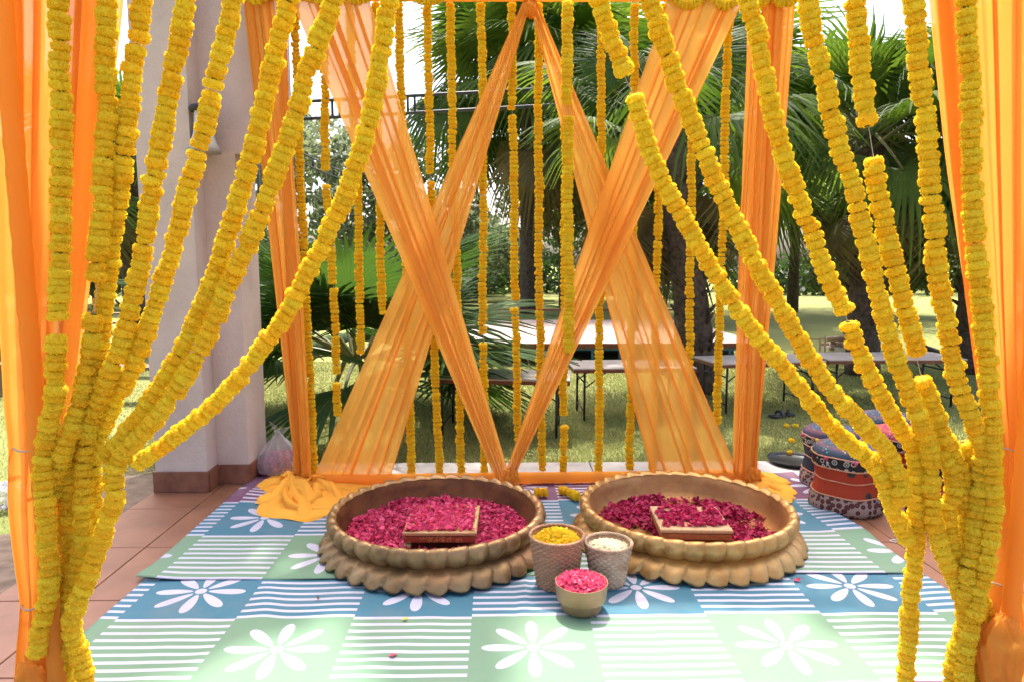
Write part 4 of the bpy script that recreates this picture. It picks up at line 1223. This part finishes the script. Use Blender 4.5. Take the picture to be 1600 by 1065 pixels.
# rows of benches on the far side of the column
def bench(c, L, label, rz=0.0):
    root = empty('garden_bench', (c[0], c[1], LZ), rz, label, 'bench', 'low wooden benches in rows on the lawn')
    MB().box((0, 0, .40), (L, .28, .035)).build('seat', M['bench'], root, False)
    for s in (-1, 1):
        MB().box((s * (L / 2 - .15), 0, .19), (.05, .24, .38)).build('leg', M['bench'], root, False)
    return root
rows = [(-4.15, 7.9, 1.5, 'nearest garden bench behind the white column'), (-6.6, 8.1, 1.5, 'garden bench of the near row seen beside the curtain edge'),
        (-5.2, 9.7, 1.6, 'garden bench in the second row behind the column'), (-7.8, 9.9, 1.6, 'garden bench in the second row, at the curtain edge'),
        (-6.4, 11.6, 1.7, 'garden bench in the third row'), (-9.3, 11.6, 1.7, 'garden bench in the third row, furthest out'),
        (-7.6, 13.8, 1.8, 'garden bench in the fourth row'), (-10.6, 13.9, 1.8, 'garden bench in the fourth row, furthest out'),
        (-8.8, 16.3, 1.9, 'garden bench in the back row'), (-12.0, 16.3, 1.9, 'garden bench in the back row, furthest out'), (-6.2, 16.4, 1.9, 'garden bench in the back row, nearest the column')]
for x, y, L, lab in rows: bench((x, y), L, lab)

# lighting truss
trz = empty('lighting_truss', (0, 12.2, LZ), 0, 'black ladder truss spanning above the lawn, pale sky behind', 'truss')
def ladder(P, Q, hgt, n, r=.030):
    P, Q = Vector(P) - trz.location, Vector(Q) - trz.location
    MB().tube([P, Q], r, 8).build('chord', M['truss'], trz)
    up = Vector((0, 0, hgt))
    MB().tube([P + up, Q + up], r, 8).build('chord', M['truss'], trz)
    for k in range(n + 1):
        a = P.lerp(Q, k / n)
        MB().tube([a, a + up], r * .8, 6).build('rung', M['truss'], trz)
        if k < n:
            a2 = a + (Q - P).normalized() * .12
            MB().tube([a2, a2 + up], r * .8, 6).build('rung', M['truss'], trz)
pa = at(400, 190, 12.2); pb = at(980, 158, 12.6)
ladder(pa, pb, .29, 5)
pc = at(455, 252, 17.0); pd = at(545, 285, 24.0)
ladder(pa + Vector((-.6, 0, -.15)), pd, .25, 9, .025)
for p in (pa, pb):
    for d in (0, .25):
        MB().tube([(p.x + d - 0, p.y - 12.2, 0), (p.x + d, p.y - 12.2, p.z - LZ)], .03, 8).build('mast', M['truss'], trz)

# ================================================================== PALMS
def fan_leaf(name, seed, mats, Rl=.85, nseg=40, span=270, droop=.35, pet=.9):
    """leaf: petiole from origin along +x, then a folded fan; droops along -z"""
    rs = random.Random(seed); b = MB()
    # petiole
    k = 8; pp = []
    for i in range(k + 1):
        u = i / k
        pp.append(Vector((pet * u, 0, -.10 * pet * u * u)))
    b.tube(pp, [.020 - .009 * i / k for i in range(k + 1)], 5, mi=1)
    c = pp[-1]
    da = R(span) / nseg
    rads = [.03, .28, .52, .78, 1.0]
    for s in range(nseg):
        a = -R(span) / 2 + da * (s + .5)
        L = Rl * (1 - .22 * (abs(a) / R(span / 2)) ** 2) * rs.uniform(.92, 1.06)
        hang = rs.uniform(.6, 1.5)
        rows_ = []
        tw = rs.gauss(0, .05)
        for q, u in enumerate(rads):
            r_ = L * u
            # blade width follows the fan to the split, then tapers
            half = da / 2 if u <= .53 else da / 2 * .52 / u * (1 - (u - .52) / .48) ** .75
            if q == 4: half = .004
            aa = a + tw * max(0, u - .5)
            fold = .30 * r_ * math.sin(da / 2) * (1 if u < .8 else .5)
            cup = .22 * Rl * u * u * (abs(a) / 2.3) ** 1.5      # side rays lift up
            dz = -droop * Rl * (max(0, u - .35) ** 2) * (1.0 + hang * (1 if u > .6 else .6)) - .12 * Rl * u * u + cup * .6
            pull = 1 - .22 * droop * max(0, u - .5) * hang
            for sg in (-1, 0, 1):
                an = aa + sg * half
                x, y = r_ * pull * math.cos(an), r_ * pull * math.sin(an)
                rows_.append((c.x + x, c.y + y, c.z + dz + (fold * .5 if sg == 0 else -fold * .5) - .10 * x * x / Rl))
        b0 = len(b.v); b.v.extend(rows_)
        for q in range(4):
            for h in (0, 1):
                b.f.append((b0 + q * 3 + h, b0 + q * 3 + h + 1, b0 + (q + 1) * 3 + h + 1, b0 + (q + 1) * 3 + h)); b.m.append(0)
    return b.mesh(name, mats, False)
M['petiole'] = mat_basic('palm_petiole', (.10, .12, .03), (.20, .18, .06), .5, scale=6)
LV = [fan_leaf('fan_leaf_%d' % k, 900 + k, [M['palmleaf'], M['petiole']], .85, 42, [260, 280, 250, 290][k % 4], [.30, .5, .42, .7][k % 4]) for k in range(4)]
LK = [fan_leaf('fan_leaf_shaded_%d' % k, 930 + k, [M['palmleaf_shaded'], M['petiole']], .9, 40, [250, 230, 260][k], [.06, .14, .10][k], .75) for k in range(3)]
LD = [fan_leaf('fan_leaf_dry_%d' % k, 950 + k, [M['palmleaf_dry'], M['petiole']], .8, 34, 200, .95) for k in range(2)]

def palm(name, base, crown, nleaf, scale, trunk_r, seed, label, e_lo=-35, e_hi=80, ndry=4, skirt=True, sector=None, leaves=None, airy=False):
    rs = random.Random(seed)
    root = empty(name, base, 0, label, 'palm tree', 'fan palms behind the canopy')
    B = Vector(base); C_ = Vector(crown) - B
    if trunk_r > 0:
        k = 26; pts = []; rad = []
        for i in range(k + 1):
            u = i / k
            pts.append(Vector((C_.x * u ** 1.2, C_.y * u, C_.z * u)))
            rad.append(trunk_r * (1.15 - .35 * u) * (1 + .05 * math.sin(i * 2.4)))
        MB().tube(pts, rad, 18).build('trunk', M['bark'], root)
        if skirt:
            for i in range(46):
                u = rs.uniform(.15, 1.0); a = rs.uniform(0, 2 * PI)
                p = Vector((C_.x * u ** 1.2, C_.y * u, C_.z * u)); rr = trunk_r * (1.15 - .35 * u) * .92
                q = p + Vector((math.cos(a) * rr, math.sin(a) * rr, 0))
                t_ = q + Vector((math.cos(a) * rs.uniform(.05, .14), math.sin(a) * rs.uniform(.05, .14), rs.uniform(.06, .2)))
                MB().tube([q, t_], [.035, .016], 4).build('leaf_stub', M['bark'], root)
    for i in range(nleaf + ndry):
        dry = i >= nleaf
        az = (i * 2.39996 + rs.uniform(-.25, .25)) % (2 * PI)
        if sector: az = rs.uniform(*sector)
        if airy and R(205) < az < R(335) and rs.random() < .75: az = -az
        u = (i + .5) / nleaf if not dry else 0
        el = R(e_lo + (e_hi - e_lo) * (u ** .8)) + rs.gauss(0, .1) if not dry else R(rs.uniform(-75, -45))
        me = rs.choice(LD if dry else (leaves or LV))
        o = link_mesh('leaf', me, root)
        o.location = C_ + Vector((math.cos(az) * .10, math.sin(az) * .10, rs.uniform(-.25, .1) if trunk_r > 0 else rs.uniform(0, .08)))
        M3 = Matrix.Rotation(az, 3, 'Z') @ Matrix.Rotation(-el, 3, 'Y') @ Matrix.Rotation(rs.gauss(0, .25), 3, 'X')
        o.rotation_euler = M3.to_euler()
        s = scale * rs.uniform(.85, 1.15) * (.8 if el > R(60) else 1)
        o.scale = (s, s, s)
    return root
pb1 = gr(1092, 612, LZ); pc1 = at(1042, 185, 8.3)
palm('fan_palm', pb1, pc1, 24, 1.12, .20, 1, 'tall fan palm with rough brown trunk behind the sheer strip', -14, 82, 5, airy=True)
palm('fan_palm', (5.3, 18.6, LZ), (5.2, 18.6, 4.9), 34, 2.3, .24, 9, 'fan palm behind the stage, its crown filling the space beyond the trunk', -30, 80, 4)
palm('fan_palm', (5.2, 9.6, LZ), (5.15, 9.7, 3.3), 34, 1.15, .20, 2, 'fan palm filling the gap behind the stool-side garlands', -40, 80, 6)
palm('fan_palm', (2.3, 24.0, LZ), (2.2, 24.0, 7.0), 36, 2.6, .20, 3, 'fan palm rising behind the stage near the top centre knot', -40, 80, 5)
palm('fan_palm', (.9, 21.5, LZ), (.85, 21.5, 7.1), 36, 2.4, .24, 12, 'tall slim fan palm seen beside the top centre knot', -40, 80, 4)
palm('fan_palm', (6.9, 9.8, LZ), (6.9, 9.8, 3.6), 38, 1.2, .20, 4, 'fan palm at the far edge behind the front curtain', -40, 80, 4)
palm('fan_palm', (-1.42, 6.9, LZ), (-1.45, 6.9, .50), 30, 1.15, 0, 5, 'stemless fan palm bush low on the grass beside the column', -12, 70, 3, leaves=LK)
palm('fan_palm', (-6.6, 12.5, LZ), (-6.6, 12.5, 3.3), 34, 1.2, .2, 6, 'fan palm standing beyond the benches behind the front curtain', -40, 80, 4)

# ================================================================== TREES
def leafcloud(rng, blobs, n, size):
    ws = np.array([b_[3] ** 2 for b_ in blobs]); ws /= ws.sum()
    ks = rng.choice(len(blobs), n, p=ws)
    B = np.array(blobs)[ks]
    d = rng.normal(size=(n, 3)); d /= np.linalg.norm(d, axis=1)[:, None]
    rr = rng.uniform(.55, 1.05, n) ** .6
    c = B[:, :3] + d * (B[:, 3] * rr)[:, None] * np.array([1, 1, .8])
    a = rng.normal(size=(n, 3)); a /= np.linalg.norm(a, axis=1)[:, None]
    b2 = np.cross(a, rng.normal(size=(n, 3))); b2 /= np.linalg.norm(b2, axis=1)[:, None]
    s = (size * rng.uniform(.6, 1.4, n))[:, None]
    V = np.stack([c - a * s, c + b2 * s * .5, c + a * s, c - b2 * s * .5], 1).reshape(-1, 3)
    F = np.arange(n * 4).reshape(-1, 4)
    return V, F
def tree(name, base, h, crown_r, seed, mat, n, size, label, stems=1, spread=.4, blobs_n=14, low=.35):
    rs = random.Random(seed); rng_ = np.random.default_rng(seed)
    root = empty(name, base, 0, label, 'tree', 'trees round the lawn')
    tb = MB(); blobs = []
    for k in range(stems):
        a = 2 * PI * k / stems + rs.uniform(-.4, .4)
        sp = spread * (0 if stems == 1 else 1)
        mid = Vector((math.cos(a) * sp * .5, math.sin(a) * sp * .5, h * .35)); top = Vector((math.cos(a) * sp * 1.6, math.sin(a) * sp * 1.6, h * .75))
        tb.tube([(math.cos(a) * sp * .15, math.sin(a) * sp * .15, 0), mid, top], [h * .022 + .03, h * .016 + .02, .03], 9)
        for q in range(4):
            p = mid.lerp(top, rs.uniform(.2, .95)); an = rs.uniform(0, 6.28)
            e = p + Vector((math.cos(an), math.sin(an), .7)) * crown_r * rs.uniform(.4, .75)
            tb.tube([p, p.lerp(e, .5) + Vector((0, 0, .1)), e], [h * .008 + .015, h * .006 + .01, .012], 6)
    tb.build('trunk', M['bark2'], root)
    for k in range(blobs_n):
        an = rs.uniform(0, 6.28); q = rs.random() ** .5 * crown_r
        blobs.append((math.cos(an) * q, math.sin(an) * q, h * rs.uniform(low, 1.0) - (q / crown_r) ** 2 * h * .12, crown_r * rs.uniform(.28, .5)))
    V, F = leafcloud(rng_, blobs, n, size)
    link_mesh('crown', np_mesh('crown', V, F, mat), root)
    return root
tree('garden_tree', gr(1358, 556, LZ), 2.6, 1.2, 11, M['treeleaf'], 7000, .07, 'small many-stemmed tree behind the folding tables', 4, .35, 14, .55)
tree('garden_tree', (-4.6, 27, LZ), 6.5, 3.0, 12, M['treeleaf2'], 4200, .16, 'tree coloured pale for haze behind the truss by the column', 1, .4, 16, .3)
tree('garden_tree', (-9.2, 30, LZ), 8.0, 3.4, 13, M['treeleaf2'], 4200, .17, 'tall tree coloured pale for haze, further out behind the column', 1, .4, 16, .3)
tree('garden_tree', (-1.0, 31, LZ), 7.0, 3.0, 14, M['treeleaf2'], 4200, .16, 'tree coloured pale for haze behind the crossing strips', 1, .4, 16, .3)
tree('garden_tree', (-14, 24, LZ), 6.0, 3.2, 15, M['treeleaf'], 7000, .15, 'dark tree beyond the bench rows', 1, .4, 16, .25)
tree('garden_tree', (-18, 23, LZ), 6.5, 3.2, 16, M['treeleaf'], 6000, .15, 'dark tree beyond the bench rows, furthest out', 1, .4, 16, .25)
tree('garden_tree', (9.5, 22, LZ), 7.5, 3.4, 17, M['treeleaf'], 8000, .16, 'dark leafy tree behind the stool-side palms', 1, .4, 16, .25)
tree('garden_tree', (15, 20, LZ), 7.5, 3.4, 18, M['treeleaf'], 7000, .16, 'dark leafy tree at the edge beyond the last palm', 1, .4, 16, .25)
tree('garden_tree', (5.0, 28, LZ), 7.0, 3.2, 19, M['treeleaf'], 8000, .16, 'dark tree behind the stage', 1, .4, 16, .2)
def shade_tree():  # added tree, crown out of view, its leaves placed to shade the mat
    root = empty('shade_tree', (2.75, 9.9, LZ), 0, 'added tall tree behind the palms, its unseen high crown laid out to shade the mat', 'tree', 'trees round the lawn')
    tb = MB()
    tb.tube([(0, 0, 0), (-.05, .05, 2.5), (-.3, -.1, 5.5), (-1.2, -.6, 8.2)], [.19, .16, .12, .06], 10)
    rs = random.Random(55); rg = np.random.default_rng(55); blobs = []
    off = 9.3 / math.tan(SUN_EL)
    spots = []  # ground points that the crown is shaped to shade
    while len(spots) < 46:
        q = (rs.uniform(-2.4, 2.9), rs.uniform(3.1, 4.8), rs.uniform(.36, .55))
        if -.05 < q[0] < .8 and q[1] < 3.55: continue
        spots.append(q)
    spots += [(-.36 + .07 * k, 2.95 - .17 * (k % 5), .24) for k in range(6)] * 2
    spots += [(-1.75 + .17 * k, 2.25 + .13 * k, .24) for k in range(6)] * 2 + [(-1.9, 2.9, .4), (-1.3, 3.0, .3), (-1.5, 2.75, .28), (-2.6, 3.4, .5), (-3.0, 2.6, .5), (-2.4, 2.4, .35)]
    spots += [(1.65, 2.85, .25), (1.85, 2.6, .25), (2.3, 2.6, .35), (2.7, 3.2, .5), (1.95, 3.0, .3)]
    for k, (gx, gy, r_) in enumerate(spots):
        x, y, z = gx - 2.75, gy + off - 9.9, 9.3 + rs.uniform(-.25, .25)
        blobs.append((x, y, z, r_))
        if k % 3 == 0: tb.tube([(-.9, -.5, 7.4), ((x - .9) / 2, (y - .5) / 2, 8.6), (x, y, z)], [.06, .04, .015], 6)
    tb.build('trunk', M['bark2'], root)
    V, F = leafcloud(rg, blobs, 15000, .10)
    link_mesh('crown', np_mesh('crown', V, F, M['treeleaf']), root)
shade_tree()
# far wood, one mass
rng2 = np.random.default_rng(77)
blobs = []
for k in range(260):
    x = rng2.uniform(-45, 50); y = rng2.uniform(33, 40)
    blobs.append((x, y, rng2.uniform(-.1, 2.6 + 1.2 * math.sin(x * .3)), rng2.uniform(.9, 1.8)))
V, F = leafcloud(rng2, blobs, 45000, .19)
V[:, 2] = np.maximum(V[:, 2], LZ)
tag(link_mesh('far_wood', np_mesh('far_wood', V, F, M['treeleaf'])), 'dark belt of shrubs and trees at the far end of the lawn', 'wood', kind='stuff')

# grass blades on the near lawn
def blades(n, xr, yr, seed, size, keep=None):
    g = np.random.default_rng(seed)
    x = g.uniform(*xr, n); y = yr[0] + (yr[1] - yr[0]) * g.random(n) ** 1.5
    if keep is not None:
        k = keep(x, y); x, y = x[k], y[k]
    n = len(x); a = g.uniform(0, 2 * PI, n); h = size * g.uniform(.5, 1.3, n); w = .0035 + .0008 * (y - 5)
    ln = g.normal(0, .5, n) * h; la = g.uniform(0, 2 * PI, n)
    P0 = np.stack([x - np.cos(a) * w, y - np.sin(a) * w, np.full(n, LZ)], 1); P1 = np.stack([x + np.cos(a) * w, y + np.sin(a) * w, np.full(n, LZ)], 1)
    P2 = np.stack([x + np.cos(la) * ln, y + np.sin(la) * ln, LZ + h], 1)
    V = np.stack([P0, P1, P2], 1).reshape(-1, 3)
    return V, np.arange(n * 3).reshape(-1, 3)
V1, F1 = blades(150000, (-3.6, 6.2), (5.06, 11.0), 3, .026)
V2, F2 = blades(26000, (-6.5, -2.32), (1.6, 9.0), 4, .028, lambda x, y: (x < -3.0) | (y > 5.1))
Vg = np.concatenate([V1, V2]); Fg = np.concatenate([F1, F2 + len(V1)])
tag(link_mesh('grass', np_mesh('grass', Vg, Fg, M['blade'])), 'short sunlit grass blades on the near lawn', 'grass', kind='stuff')
# fallen marigold heads on the grass
for q, (px, py, lab) in enumerate(((1229, 668, 'fallen marigold on the sunny grass below the sandals'), (1237, 691, 'fallen marigold in the shade near the black tray'), (1243, 668, 'fallen marigold beside another on the sunny grass'), (1233, 711, 'fallen marigold at the back of the black tray'))):
    p = gr(px, py, LZ if py < 705 else 0); o = link_mesh('fallen_marigold', FL[q % 4]); o.location = (p.x, p.y, p.z + .02); o.rotation_euler = (.4, .3, q)
    o.scale = (.9, .9, 1.1); tag(o, lab, 'flower', 'fallen marigold heads')
